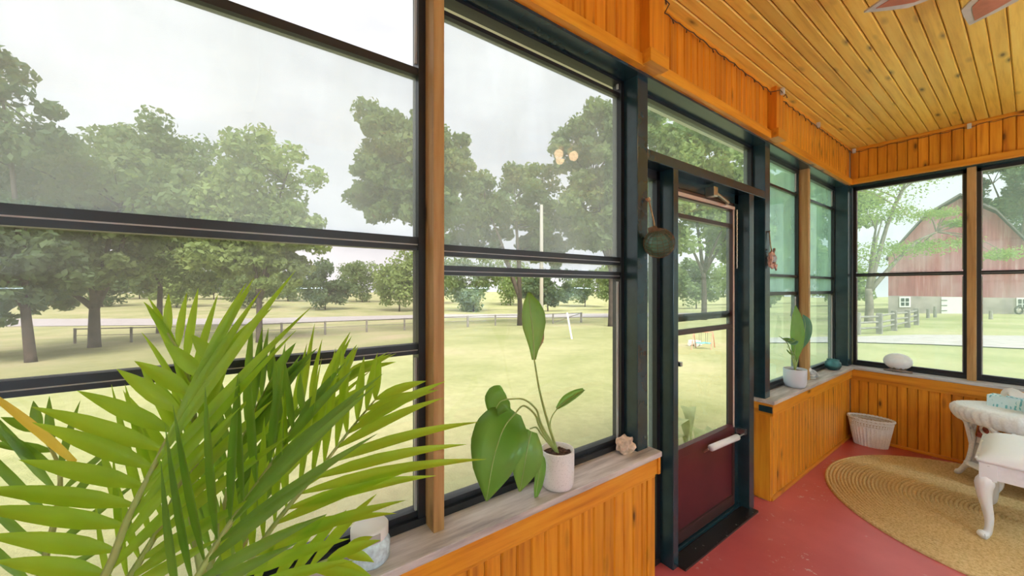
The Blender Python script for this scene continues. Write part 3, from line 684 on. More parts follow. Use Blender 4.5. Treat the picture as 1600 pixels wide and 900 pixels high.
# rail fence along the road
fp = [(117, 537), (205, 535), (290, 533), (369, 531), (440, 527), (508, 523), (573, 519), (632, 516), (683, 513), (731, 511), (774, 509), (820, 508), (864, 506), (908, 504)]
pts = [G(*q) for q in fp]; rf_ = thing('rail_fence', 'long low grey post and rail fence along the lawn edge', 'fence', pts[3])
for k, p in enumerate(pts): MB().tube([p - UP * .2, p + UP * .95], .07 if k not in (3, 9, 13) else .1, 7).build('post', 'fence_grey', rf_)
for a, b_ in zip(pts, pts[1:]):
    for h in (.9, .5): MB().tube([a + UP * h, b_ + UP * h], .035 if h > .8 else .018, 5).build('rail', 'fence_grey', rf_)
MB().tube([pts[-1] + UP * .9, pts[-2] + UP * .1], .035, 5).build('brace', 'fence_grey', rf_)
pp = G(846, 536); tag(MB().tube([pp - UP * .3, pp + UP * 4, P(846, 320, D=depth(pp))], [.10, .09, .075], 10).build('utility_pole', 'pole_grey', smooth=True), 'slim pale utility pole standing on the lawn by the fence', 'pole')
pa = G(894.5, 530); tag(MB().tube([pa - UP * .2, P(886, 489, D=depth(pa) + .6)], .05, 8).build('guy_guard', 'white_plastic'), 'thin white slanted guard tube standing on the lawn', 'tube')
# play things on the lawn
sp = G(1098, 545); sw = thing('swing_set', 'small orange-legged swing set on the lawn', 'swing set', sp); s = depth(sp) / F
for du in (-14, 16):
    t_ = sp + RGT * du * s * 1.0 + UP * 26 * s
    for k in (-1, 1): MB().tube([t_, t_ - UP * 26 * s + RGT * 9 * s * k + FWD * .3 * k], .02, 6).build('leg', 'orange_metal', sw)
MB().tube([sp + RGT * -14 * s + UP * 26 * s, sp + RGT * 16 * s + UP * 26 * s], .02, 6).build('top_bar', 'orange_metal', sw)
for du in (-4, 6): MB().box(-.15, .15, -.1, .1, -.02, .02, .01).build('seat', 'aqua_wax', sw).location = RGT * du * s + UP * 9 * s
b = MB(); [b.tube([sp + RGT * (du + k) * s + UP * 26 * s, sp + RGT * (du + k) * s + UP * 9 * s], .008, 4) for du in (-4, 6) for k in (-1.5, 1.5)]; b.build('chain', 'steel', sw)
tp = G(1086, 541); tw = thing('toy_cart', 'white toy cart parked by the swing set', 'toy cart', tp); s = depth(tp) / F
MB().box(-9 * s, 7 * s, -5 * s, 5 * s, 3 * s, 9 * s, .04).build('body', 'white_plastic', tw).location = (0, 0, 0)
for i, j in ((-6, -5), (5, -5), (-6, 5), (5, 5)):
    b = MB(); b.tube([(i * s, j * s - .03, 3 * s), (i * s, j * s + .03, 3 * s)], 3 * s, 14); q = b.build('wheel', 'white_plastic', tw); q.location = (0, 0, 0)
for ch_ in tw.children:                      # built about the cart's own origin
    for q in ch_.data.vertices: q.co += Vector(tp)
for q in sw.children:
    if q.name.startswith('seat'):
        for w_ in q.data.vertices: w_.co += Vector(sp)
hp = P(1085, 690, X=-.75); hr = thing('hosta_plant', 'pale green leafy clump outside the storm door', 'plant', (hp.x, hp.y, -.6))
for k in range(26):
    g = random.uniform(0, 2 * PI); r = random.uniform(.12, .32); o_ = Vector((hp.x, hp.y, -.62)); tip = o_ + Vector((math.cos(g) * r, math.sin(g) * r, random.uniform(.35, .95)))
    sp_ = bez([o_, o_.lerp(tip, .6) + UP * .15, tip, tip + Vector((math.cos(g), math.sin(g), -.8)) * .12], 6)
    MB().leaf(sp_, [.006, .008, .012, .05, .075, .055, .004], UP, .2).build('leaf', 'hosta', hr, True)
# white shingled shed added out of view for a pale reflection in the door
q0 = thing('added_shed', 'narrow white shingled shed added unseen beyond the end wall for its reflection', 'shed', (3.3, 9.2, zg(3, 9)))
MB().box(3.03, 4.4, 9.02, 10.6, zg(3, 9), 3.3).box(2.78, 3.03, 9.02, 10, zg(3, 9), 2.5).build('body', 'white_siding', q0)
rs = random.Random(2)
for r in range(16):
    for k in range(7):
        x0 = 2.79 + .235 * k + (.1 if r % 2 else 0); z0 = -.55 + r * .24
        if x0 < 3.02 and z0 > 2.2: continue
        MB().extrude([(x0, 9.0, z0), (x0 + .225, 9.0, z0), (x0 + .225, 9.015, z0 + .25), (x0, 9.015, z0 + .25)], (0, .02, 0)).build('shingle', 'white_shingle', q0)
print('OUTDOOR DONE')
# ==================================================================== INDOOR THINGS
# ---- rug: oval braided spiral
rz = 0.0; RC = Vector((1.045, 4.02, 0)); RR = .965; RL = .55
def stad(r, k, n=72):
    g = 2 * PI * k / n; x = r * math.cos(g); y = r * math.sin(g)
    return RC.x + x + (RL if x > 0 else 0), RC.y + y
rb = MB(); nr = 44; prof = []
for i in range(nr):
    r1 = RR * (1 - i / nr); w_ = RR / nr
    prof += [(r1, .002), (r1 - w_ * .22, .013), (r1 - w_ * .5, .016), (r1 - w_ * .78, .013), (r1 - w_ * .97, .003)]
prof = [(RR, .0)] + prof; n_ = 96; vs = []; fs = []
for r, z in prof:
    for k in range(n_): x, y = stad(max(r, .004), k, n_); vs.append((x, y, z))
for j in range(len(prof) - 1):
    for k in range(n_): fs.append((j * n_ + k, j * n_ + (k + 1) % n_, (j + 1) * n_ + (k + 1) % n_, (j + 1) * n_ + k))
fs.append(tuple((len(prof) - 1) * n_ + k for k in range(n_)))
tag(rb.add(vs, fs).build('braided_rug', 'jute', smooth=True), 'oval braided tan jute rug on the red floor', 'rug')

# ---- ceiling fan
FC = Vector((1.129, 2.363, 2.75)); fan = thing('ceiling_fan', 'ceiling fan with grey-edged terracotta inset blades', 'ceiling fan', FC)
MB().lathe([(.0, .0), (.06, .0), (.10, .03), (.11, .07), (.09, .11), (.03, .13)], FC + Vector((0, 0, -.02)), 28).build('motor_housing', 'fan_metal', fan, True)
MB().tube([FC + UP * .05, FC + UP * .13], .014, 12).build('downrod', 'fan_metal', fan)
MB().lathe([(.02, 0), (.055, .02), (.065, .05)], FC + Vector((0, 0, ZC - FC.z - .05)), 24).build('canopy', 'fan_metal', fan, True)
outl = [(.10, .035), (.16, .05), (.28, .082), (.36, .085), (.41, .058), (.50, .0), (.41, -.058), (.36, -.085), (.28, -.082), (.16, -.05), (.10, -.035)]
ang0 = math.atan2(2.29 - FC.y, .634 - FC.x)
for k in range(5):
    g = ang0 - k * 2 * PI / 5; ca, sa = math.cos(g), math.sin(g)
    def tr(x, y, z): return (FC.x + x * ca - y * sa, FC.y + x * sa + y * ca, FC.z + z + y * .10)
    bl = MB().extrude([tr(x, y, 0) for x, y in outl], (0, 0, .008)).build('blade', 'fan_border', fan)
    ins = [(.20 + (x - .20) * .84 + .008, y * .68) for x, y in outl if x > .15]
    MB().extrude([tr(x, y, -.0025) for x, y in ins], (0, 0, .003)).build('inset', 'fan_inset', bl)
    MB().extrude([tr(x, y, .0085) for x, y in [(.05, .015), (.17, .03), (.17, -.03), (.05, -.015)]], (0, 0, .006)).build('blade_iron', 'fan_metal', fan)
lk = MB().lathe([(.03, 0), (.05, .03), (.05, .06)], FC + Vector((0, 0, -.07)), 20).build('light_kit', 'fan_metal', fan, True)
for k in range(3):
    g = k * 2 * PI / 3 + .3; MB().ball(FC + Vector((.085 * math.cos(g), .085 * math.sin(g), -.06)), .04, 3, (1, 1, 1.1)).build('globe', 'lamp_globe', lk, True)
# ---- fill lights added on the house wall to brighten the room, out of view
for yy, wd in ((-1.3, 'behind the viewpoint'), (.5, 'beside the viewpoint'), (2.3, 'abreast of the storm door'), (4.1, 'near the wicker table')):
    c = Vector((XH - .19, yy, 1.546)); lp = thing('added_fill_light', 'added unseen fill light in a white bowl on the clapboard wall ' + wd, 'fill light', c, 'added fill lights on the house wall')
    MB().lathe([(.0, -.045), (.12, -.045), (.14, -.03), (.155, .0), (.16, .03), (.15, .03), (.14, .0)], c, 28).box(c.x + .1, XH + .0, c.y - .04, c.y + .04, c.z - .05, c.z + .01, .004).build('bowl', 'white_trim', lp, True)
    MB().lathe([(.135, .004), (.135, .008)], c, 28).build('fill_up_disc', 'fill_up_glow', lp)
    MB().lathe([(.115, -.0485), (.115, -.0455)], c, 28).build('fill_down_disc', 'fill_down_glow', lp)
# ---- string lights
sl = thing('string_lights', 'thin dark cord of tiny lights along the ceiling edge', 'string lights', (.02, 1.0, ZC - .03)); pts = []
for k in range(160):
    y = -.4 + k * (5.36 / 159); bx = .068 if any(a - .02 < y < a + .14 for a in (1.525, 2.995)) else .022
    pts.append((bx, y, ZC - .028 - .012 * abs(math.sin(k * .9)) - .008 * random.random()))
MB().tube(pts, .0028, 5).build('cord', 'wire_dark', sl)
MB().tube([(.022 + k * .035, YE - .026, ZC - .030 - .012 * abs(math.sin(k * .8)) - .006 * random.random()) for k in range(60)], .0028, 5).build('cord', 'wire_dark', sl)
for p in pts[4::4]: MB().tube([p, (p[0] + .004, p[1] + random.uniform(-.012, .012), p[2] - .022)], [.002, .0035], 5).build('bulb', 'wire_dark', sl)
for c in [(.066, 3.05, ZC - .03), (.03, 3.93, ZC - .028), (.04, YE - .04, ZC - .03), (.77, YE - .03, ZC - .035)]: MB().box(c[0] - .012, c[0] + .012, c[1] - .012, c[1] + .012, c[2] - .022, c[2] + .02, .004).build('clip', 'clip_white', sl)

# ---- areca palm
PB = Vector((.40, .02, 0)); palm = thing('areca_palm', 'large green feathery areca palm standing before the window', 'potted palm', PB)
MB().lathe([(.13, 0), (.15, .05), (.17, .28), (.18, .30), (.17, .31), (.155, .30), (.15, .27)], PB, 32).build('pot', 'glazed_pot', palm, True)
MB().lathe([(.005, .272), (.152, .27)], PB, 24).build('soil', 'soil', palm)
def img(phi, lean): return (RGT * math.cos(phi) + UP * math.sin(phi) - FWD * lean).normalized()
NL = [0]
def frond(pts, n, Ls, Rs, mat='palm_leaf', t0=.10, r0=.007, stem=True):
    w_ = [P(u, v, D=D) for u, v, D in pts]; b0 = w_[0]
    foot = PB + Vector((random.uniform(-.05, .05), random.uniform(-.05, .05), .27))
    full = bez([foot, foot.lerp(b0, .55) + UP * .05, b0], 8)[:-1]
    rc = bez(w_, 30); allp = full + rc
    st = MB().tube(allp, [r0 * (1.25 - 1.0 * i / len(allp)) for i in range(len(allp))], 6).build('frond', 'palm_stem', palm, True)
    n = int(n * .86)
    for i in range(n):
        f = t0 + (.98 - t0) * i / (n - 1); k = min(int(f * 30), 29); p = rc[k].lerp(rc[k + 1], f * 30 - k); T = (rc[k + 1] - rc[k]).normalized()
        phi = math.atan2(T.dot(UP), T.dot(RGT)); sh = math.sin(PI * min(1, .25 + .75 * f)) * .5 + .55 if f > .4 else .75 + .6 * f
        sh = min(1.05, .62 + 1.1 * f) if f < .4 else 1.05 - .75 * ((f - .4) / .6) ** 1.6
        for sp, sg in ((Ls, 1), (Rs, -1)):
            if not sp: continue
            a0, a1, ln, lean, wd, dr = sp; a = math.radians((a0 + (a1 - a0) * f + random.uniform(-8, 8)) * sg)
            d = img(phi + a, lean + random.uniform(-.06, .06)); L = ln * sh * random.uniform(.80, 1.10)
            spn = [p + d * (L * s_) + Vector((0, 0, -1)) * (dr * L * s_ ** 2.4) for s_ in (0, .1, .25, .42, .6, .76, .9, 1.0)]
            hw = [wd * .84 * q for q in (.18, .55, .92, 1.0, .85, .58, .27, .02)]
            nrm = (-FWD * .8 + UP * .55 + RGT * .25 * -sg + T * .1)
            MB().leaf(spn, hw, nrm, .32, twist=random.uniform(-.35, .35)).build('leaflet', mat, st, True); NL[0] += 1
#        rachis (pixel + depth)                                                     n   left: a0 a1 len lean halfwidth droop       right
frond([(120, 960, .60), (167, 894, .61), (200, 811, .62), (233, 744, .64), (265, 680, .67), (300, 615, .71), (345, 560, .76)], 14, (108, 40, .21, .22, .0165, .05), (22, 12, .40, -.25, .012, .06), t0=.16)
frond([(352, 960, .70), (395, 870, .72), (444, 800, .75), (500, 733, .78), (550, 668, .82), (590, 620, .86)], 17, (30, 34, .27, .05, .0135, .02), (46, 22, .36, .0, .0135, .10), t0=.06)
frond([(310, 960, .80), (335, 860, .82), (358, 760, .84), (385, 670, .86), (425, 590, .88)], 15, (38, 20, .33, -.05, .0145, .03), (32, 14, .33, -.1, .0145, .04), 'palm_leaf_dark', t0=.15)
frond([(300, 800, .78), (305, 700, .78), (300, 620, .78), (285, 560, .77), (262, 520, .76)], 8, (30, 8, .22, .05, .009, .16), (34, 22, .24, 0, .010, .05), t0=.25)
frond([(360, 900, .88), (405, 790, .90), (445, 690, .91), (495, 620, .92), (545, 580, .93)], 14, (34, 22, .26, -.05, .012, .03), (30, 12, .30, 0, .011, .08), t0=.2)
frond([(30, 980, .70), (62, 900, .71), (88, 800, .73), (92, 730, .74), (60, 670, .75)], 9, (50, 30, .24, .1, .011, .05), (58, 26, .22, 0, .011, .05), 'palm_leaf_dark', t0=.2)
frond([(150, 980, .66), (210, 890, .68), (262, 800, .72), (300, 700, .76), (322, 610, .79)], 13, (42, 24, .28, .05, .014, .03), (36, 20, .30, 0, .014, .04), t0=.12)
frond([(330, 980, .72), (410, 930, .72), (480, 890, .74), (540, 862, .78)], 9, (46, 20, .24, 0, .013, .10), (40, 14, .22, .05, .012, .22), t0=.08)
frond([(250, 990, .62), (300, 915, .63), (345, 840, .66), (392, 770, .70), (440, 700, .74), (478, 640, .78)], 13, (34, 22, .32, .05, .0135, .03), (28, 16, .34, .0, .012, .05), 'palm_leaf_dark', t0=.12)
yl = bez([P(-30, 605, D=.62), P(20, 640, D=.62), P(70, 680, D=.62), P(118, 722, D=.62)], 8)
MB().leaf(yl, [.002, .004, .005, .006, .007, .007, .007, .006, .004], -FWD + UP * .5, .3).build('yellow_leaflet', 'yellow_leaf', palm, True)
for dx, u_ in ((0, 300), (.02, 410)): MB().tube(bez([PB + Vector((dx, 0, .27)), PB + Vector((dx, .02, .55)), P(u_, 905, D=.72)], 8), .011, 8).build('cane', 'palm_stem', palm, True)

# ---- glass jar on the sill below the palm
J0 = Vector((-.045, .300, ZS)); jr = thing('glass_jar', 'pale blue glass jar with white lid on the sill below the palm', 'jar', J0)
MB().lathe([(.050, .0), (.056, .008), (.057, .05), (.050, .066), (.046, .070)], J0, 28).build('body', 'frosted_blue', jr, True)
MB().lathe([(.049, .068), (.052, .072), (.052, .098), (.047, .104), (.0, .105)], J0, 28).build('lid', 'white_plastic', jr, True)
MB().box(J0.x + .047, J0.x + .054, J0.y - .018, J0.y + .016, ZS + .074, ZS + .096, .002).build('lid_label', 'grey_track', jr)

# ---- broad-leaved plant in speckled pot
Q0 = Vector((-.025, 1.02, ZS)); bp_ = thing('bird_of_paradise_plant', 'drooping broad-leaved plant in a speckled white pot on the sill', 'potted plant', Q0)
pt = MB().lathe([(.050, .0), (.058, .005), (.064, .02), (.066, .05), (.0665, .145), (.065, .150), (.061, .149), (.060, .125)], Q0, 40).build('pot', 'speckled_pot', bp_, True)
MB().lathe([(.002, .133), (.0605, .128)], Q0, 28).build('soil', 'soil', bp_)
sm = MB(); rs = random.Random(4)
for k in range(46):
    g = rs.uniform(0, 2 * PI); r = .055 * rs.random() ** .5; sm.ball((Q0.x + r * math.cos(g), Q0.y + r * math.sin(g), ZS + .134), .006, 1, (1.2, 1, .6), .4, k)
tag(sm.build('bark_chips', 'soil', bp_), kind='stuff')
DD = depth(Q0)
def S(u, v, dd=0): return P(u, v, X=-.030 - dd * .55)
SO = Q0 + Vector((0, 0, .13))
def stemof(pts, r): return MB().tube(bez([SO] + pts, 16), [r * (1 - .55 * i / 16) for i in range(17)], 8).build('stem', 'stem_green', bp_, True)
stemof([S(856, 660), S(843, 610), S(834, 557)], .0065)
stemof([S(846, 664), S(838, 640), S(818, 624), S(792, 624)], .0055)
stemof([S(845, 670), S(836, 648), S(818, 634), S(803, 648, -.02)], .0058)
stemof([S(847, 680), S(838, 668), S(828, 670, -.03)], .005)
stemof([S(860, 670), S(862, 652), S(871, 638)], .004)
def bleaf(sp, hw, nrm, fold=.2, mat='banana_leaf', tw=None, mid=True, n=14):
    pts = bez(sp, n); h = [np.interp(i / n, np.linspace(0, 1, len(hw)), hw) for i in range(n + 1)]
    l = MB().leaf(pts, h, nrm, fold, tw).build('leaf', mat, bp_, True); so_ = l.modifiers.new('thick', 'SOLIDIFY'); so_.thickness = .0012
    if mid: MB().tube([p + Vector(nrm).normalized() * .0012 for p in pts], [.0026 * (1 - .8 * i / n) + .0004 for i in range(n + 1)], 5).build('midrib', 'midrib_green', l, True)
bleaf([S(834, 562), S(833, 525), S(829, 490), S(826, 457, .02)], [.008, .020, .038, .052, .054, .040, .006], -FWD + RGT * .35, .35, tw=.4)
bleaf([S(806, 645, -.03), S(788, 668, -.09), S(772, 715, -.12), S(760, 783, -.10)], [.022, .075, .096, .090, .060, .003], -FWD * .9 + UP * .35 - RGT * .15, .12)
bleaf([S(830, 674, -.03), S(824, 700, -.06), S(818, 735, -.06), S(812, 768, -.05)], [.022, .045, .058, .054, .030, .003], -FWD + RGT * .3, .40)
bleaf([S(840, 708, .0), S(842, 735, -.02), S(836, 782, -.03)], [.014, .026, .028, .026, .020, .003], -FWD + RGT * .7, .3)
bleaf([S(793, 623, .0), S(780, 630, .01), S(768, 655, .02)], [.016, .048, .058, .050, .028, .003], -FWD * .8 - RGT * .4 + UP * .3, .45)
bleaf([S(870, 639), S(888, 625), S(912, 609, .01)], [.005, .014, .019, .019, .015, .006], -FWD * .6 + UP * .7, .9)
MB().leaf(bez([S(845, 510), S(847, 530, -.01), S(838, 552, -.01)], 6), [.002, .006, .008, .007, .005, .003, .001], -FWD, .4).build('dry_edge', 'rope', bp_, True)

# ---- stone on the sill
tag(MB().ball((-.062, 1.492, ZS + .036), .050, 3, (.7, 1.0, .80), .55, 3).build('sea_stone', 'stone_pink', smooth=False), 'rough pinkish sea stone on the sill beside the dark post', 'stone')

# ---- glass float on the dark post
C0 = Vector((.042, 1.611, 1.714)); gf = thing('glass_float', 'green glass fishing float in a brown net hanging on the dark post', 'glass float', C0)
MB().ball(C0, .068, 4).build('ball', 'float_glass', gf, True)
b = MB(); ax = Vector((.25, -.55, .8)).normalized(); e1 = ax.orthogonal().normalized(); e2 = ax.cross(e1)
for k in range(9):
    h = -.85 + k * .21; r = math.sqrt(max(0, 1 - h * h)) * .0705; b.tube([C0 + ax * h * .0705 + e1 * r * math.cos(g) + e2 * r * math.sin(g) for g in [2 * PI * i / 28 for i in range(29)]], .0011, 5)
for k in range(16):
    g = 2 * PI * k / 16; d = e1 * math.cos(g) + e2 * math.sin(g); b.tube([C0 + (ax * math.cos(a) + d * math.sin(a)) * .0708 for a in [PI * i / 18 for i in range(19)]], .0010, 5)
b.build('net', 'net_brown', gf)
MB().ball(C0 + Vector((-.012, -.028, .062)), .022, 2, (1, 1.2, .8), .4).build('knot', 'net_brown', gf, True)
hk = Vector((-.014, 1.611, 1.932)); MB().tube(bez([C0 + Vector((-.012, -.02, .068)), C0.lerp(hk, .5), hk], 8), .004, 6).build('cord', 'rope', gf)
MB().tube([hk + Vector((-.02, 0, .004)), hk, hk + Vector((.004, 0, .012))], .005, 6).ball(hk, .011, 2).build('hook', 'rope', gf)

# ---- shell ornament on the far post
C1 = Vector((-.005, 3.068, 1.70)); sh = thing('shell_ornament', 'pink and grey shell ornament hanging by a cord on the slimmer black post', 'ornament', C1)
def CO(a, b_, d=0): return C1 + Vector((d, a, b_))
MB().tube([CO(0, .045), CO(0, .12, -.01), Vector((-.022, 3.068, 1.905))], .004, 6).build('cord', 'rope', sh)
MB().tube([Vector((-.035, 3.068, 1.905)), Vector((-.015, 3.068, 1.905))], .006, 8).build('nail', 'steel', sh)
b = MB()
for k in range(11):
    g = 2 * PI * k / 11; b.ball(CO(.045 * math.cos(g), .045 * math.sin(g)), .019, 2, (.6, 1, 1), .5, k)
b.build('shell_ring', 'shell_pink', sh, True)
b = MB(); b.ball(CO(.005, .008, .01), .034, 2, (.5, 1.15, .75), .35, 5); b.build('shell_centre', 'shell_grey', sh, True)
MB().extrude([CO(-.035, .005, .012), CO(-.075, .045, .012), CO(-.066, .0, .012), CO(-.078, -.04, .012)], (.012, 0, 0)).build('tail', 'shell_pink', sh)
MB().extrude([CO(.0, -.04, .01), CO(.03, -.075, .01), CO(.045, -.03, .01)], (.01, 0, 0)).build('fin', 'shell_pink', sh)
MB().tube([CO(-.02, .045), CO(0, .07), CO(.035, .06), CO(.045, .085)], .008, 6).build('driftwood_top', 'driftwood', sh)

# ---- small plant on the far sill
Q1 = Vector((-.028, 3.585, ZS)); p2 = thing('small_leafy_plant', 'small upright leafy plant in a pale rounded pot on the far sill', 'potted plant', Q1)
MB().lathe([(.050, 0), (.064, .006), (.074, .03), (.078, .07), (.079, .142), (.077, .147), (.073, .145), (.072, .125)], Q1, 36).build('pot', 'glazed_pot', p2, True)
MB().lathe([(.002, .13), (.0725, .128)], Q1, 24).build('soil', 'soil', p2)
DD = depth(Q1); SO = Q1 + Vector((0, 0, .13))
bp_ = p2
for e, r in (([S(1241, 560), S(1243, 530)], .007), ([S(1247, 560), S(1250, 535)], .006), ([S(1237, 555), S(1232, 540), S(1226, 531)], .005), ([S(1243, 557), S(1236, 548), S(1230, 541)], .004)): stemof(e, r)
bleaf([S(1243, 562), S(1243, 530), S(1243, 500), S(1243, 477)], [.012, .048, .060, .052, .032, .003], -FWD, .35, mid=False)
bleaf([S(1248, 548, .03), S(1256, 525, .03), S(1258, 505, .03), S(1254, 492, .03)], [.010, .036, .046, .044, .032, .006], -FWD - RGT * .5, .4, 'teal_leaf', .5)
bleaf([S(1236, 530), S(1228, 533), S(1217, 525)], [.012, .028, .032, .024, .010, .002], UP - FWD * .4, .4)
bleaf([S(1245, 531), S(1234, 536), S(1225, 530)], [.012, .026, .028, .024, .012, .002], UP * .7 - FWD, .5, 'teal_leaf')
bleaf([S(1241, 556), S(1234, 553), S(1229, 546)], [.006, .016, .018, .014, .008, .002], UP - FWD * .3, .5, mid=False)

# ---- bird figurine, bowl, egg
B0 = P(1267, 591, Z=ZS); B0.x = -.045; bi = thing('bird_figurine', 'small grey and white wooden shorebird figurine beside the small plant', 'figurine', (B0.x, B0.y, ZS))
bd = Vector((.15, .99, 0)).normalized()
MB().tube([B0 + bd * t + UP * z for t, z in ((-.055, .062), (-.03, .058), (0, .045), (.04, .030), (.085, .018), (.12, .010))], [.018, .030, .036, .030, .016, .004], 14).build('body', 'bird_grey', bi, True)
MB().ball(B0 - bd * .055 + UP * .082, .023, 3, (1, 1.1, 1)).build('head', 'bird_white', bi, True)
MB().tube([B0 - bd * .07 + UP * .08, B0 - bd * .105 + UP * .072], [.006, .001], 8).build('beak', 'wire_dark', bi)
MB().ball(B0 - bd * .005 + UP * .035, .033, 2, (1.0, 1.2, .75)).ball(B0 + UP * .006, .03, 2, (1, 1.5, .25)).build('breast', 'bird_white', bi, True)
W0 = Vector((-.045, 4.63, ZS)); bw = thing('glass_bowl', 'small round aqua glass bowl on the sill by the corner post', 'bowl', W0)
MB().lathe([(.030, 0), (.052, .012), (.066, .045), (.060, .075), (.046, .090), (.050, .100), (.047, .100), (.043, .090), (.056, .073), (.061, .045), (.048, .016), (.0, .008)], W0, 32).build('body', 'aqua_glass', bw, True)
MB().lathe([(.0, .012), (.045, .014), (.058, .040), (.0, .041)], W0, 28).build('water', 'aqua_glass', bw, True)
E0 = Vector((.335, 5.040, ZS)); eg = thing('egg_shell_lamp', 'smooth white egg-shaped shell resting on a driftwood stand', 'ornament', E0)
MB().ball(E0 + UP * .095, .1, 4, (1.0, .72, .76)).build('egg', 'white_paint', eg, True)
b = MB()
for dx, dy in ((-.06, -.02), (.06, -.02), (0, .03), (-.02, -.045), (.03, -.04)): b.tube([E0 + Vector((dx * 1.3, dy * 1.2, .004)), E0 + Vector((dx * .6, dy * .5, .018)), E0 + Vector((dx, dy, .038))], [.008, .012, .008], 7)
b.tube([E0 + Vector((-.09, -.03, .008)), E0 + Vector((0, -.04, .014)), E0 + Vector((.1, -.025, .009))], .009, 7); b.build('stand', 'driftwood', eg)

# ---- wicker basket
K0 = Vector((.178, 4.868, 0)); bk = thing('wicker_basket', 'white oval wicker waste basket in the corner on the red floor', 'basket', K0); rt = math.radians(8)
def kp(g, f, z): r = 1 + .0 * f; x = (.118 + .045 * f) * math.cos(g); y = (.078 + .026 * f) * math.sin(g); return Vector((K0.x + x * math.cos(rt) - y * math.sin(rt), K0.y + x * math.sin(rt) + y * math.cos(rt), z))
H = .262
vs = []; fs = []; nn = 132; zz = [0, .01, .05, .10, .15, .185]
for z in zz:
    for k in range(nn): g = 2 * PI * k / nn; q = kp(g, z / H, z); c = Vector((K0.x, K0.y, z)); vs.append(c + (q - c) * (1 + .028 * (1 if k % 4 < 2 else -1)))
for j in range(len(zz) - 1):
    for k in range(nn): fs.append((j * nn + k, j * nn + (k + 1) % nn, (j + 1) * nn + (k + 1) % nn, (j + 1) * nn + k))
fs.append(tuple(range(nn)))
MB().add(vs, fs).build('woven_wall', 'wicker_white', bk)
b = MB()
for k in range(44):
    g = 2 * PI * k / 44; b.tube([kp(g, .68, .18), kp(g + .07, .80, .205), kp(g, .92, .235)], .0035, 5); b.tube([kp(g, .68, .18), kp(g - .07, .80, .205), kp(g, .92, .235)], .0035, 5)
tag(b.build('open_stakes', 'wicker_white', bk), kind='stuff')
for z in (.188, .206, .226, .236): MB().tube([kp(2 * PI * k / 48, z / H, z) for k in range(49)], .005, 6).build('weaver_band', 'wicker_white', bk, True)
b = MB(); [b.tube([kp(2 * PI * k / 96, 1.0 + .05 * math.sin(k * 1.1 + s), H - .008 + .006 * math.cos(k * 1.1 + s)) for k in range(97)], .0075, 6) for s in (0, PI)]; b.build('braided_rim', 'wicker_white', bk, True)
b = MB(); [b.tube([kp(2 * PI * k / 48, z / H - .06, z) for k in range(49)], .004, 5) for z in [.19 + .011 * i for i in range(6)]]; b.build('lining_band', 'rope', bk)

# ---- wicker table
RZ = .0162; T0 = Vector((1.20, 4.62, RZ)); tb = thing('wicker_table', 'white oval wicker table with scrolled legs by the end wall', 'table', T0); TA, TBb = .505, .295
vs = []; fs = []; prof = [(0, .602), (.80, .602), (.90, .600), (.96, .592), (.995, .572), (1.0, .548), (.985, .520), (.955, .492), (.93, .478), (.90, .476), (.60, .52)]; nn = 208
for j, (f, z) in enumerate(prof):
    for k in range(nn):
        g = 2 * PI * k / nn; m_ = 1 + .014 * math.cos(2 * PI * k / 4) * (1 if 2 < j < 10 else 0); vs.append((T0.x + max(f, .002) * TA * m_ * math.cos(g), T0.y + max(f, .002) * TBb * m_ * math.sin(g), z))
for j in range(len(prof) - 1):
    for k in range(nn): fs.append((j * nn + k, j * nn + (k + 1) % nn, (j + 1) * nn + (k + 1) % nn, (j + 1) * nn + k))
MB().add(vs, fs).build('table_top', 'wicker_white', tb, True)
legs = [((.735, 4.655), (.80, 4.63)), ((.922, 4.405), (.95, 4.44)), ((1.478, 4.405), (1.45, 4.44)), ((1.665, 4.655), (1.60, 4.63))]
cen = Vector((1.2, 4.56, 0))
for (fx, fy), (tx, ty) in legs:
    o_ = Vector((fx, fy, 0)) - cen; o_.z = 0; o_.normalize(); f0 = Vector((fx, fy, RZ + .018)); t_ = Vector((tx, ty, .49)); side = Vector((-o_.y, o_.x, 0))
    l = MB().tube(bez([t_ + o_ * .05, t_ + UP * -.10, t_ + UP * -.22 - o_ * .005, t_ + UP * -.33 + o_ * .01, f0 + UP * .05 - o_ * .03, f0, f0 + o_ * .02 + UP * -.001], 22), [.017] * 18 + [.02, .021, .022, .02, .014], 10).build('leg', 'wicker_white', tb, True)
    for s_ in (-1, 1):
        MB().tube(bez([t_ + UP * -.21, t_ + UP * -.14 + side * .035 * s_, t_ + UP * -.05 + side * .085 * s_, t_ + side * .12 * s_ + UP * -.005], 10), .012, 7).build('bracket', 'wicker_white', l, True)
        c = t_ + UP * -.065 + side * .032 * s_; MB().tube([c + side * .024 * math.cos(g) + UP * .024 * math.sin(g) for g in [2 * PI * i / 14 for i in range(15)]], .006, 6).build('scroll', 'wicker_white', l, True)
    MB().ball(t_ + UP * -.37 + o_ * .015, .026, 2, (1, 1, 1.2)).build('knee_wrap', 'wicker_white', l, True)
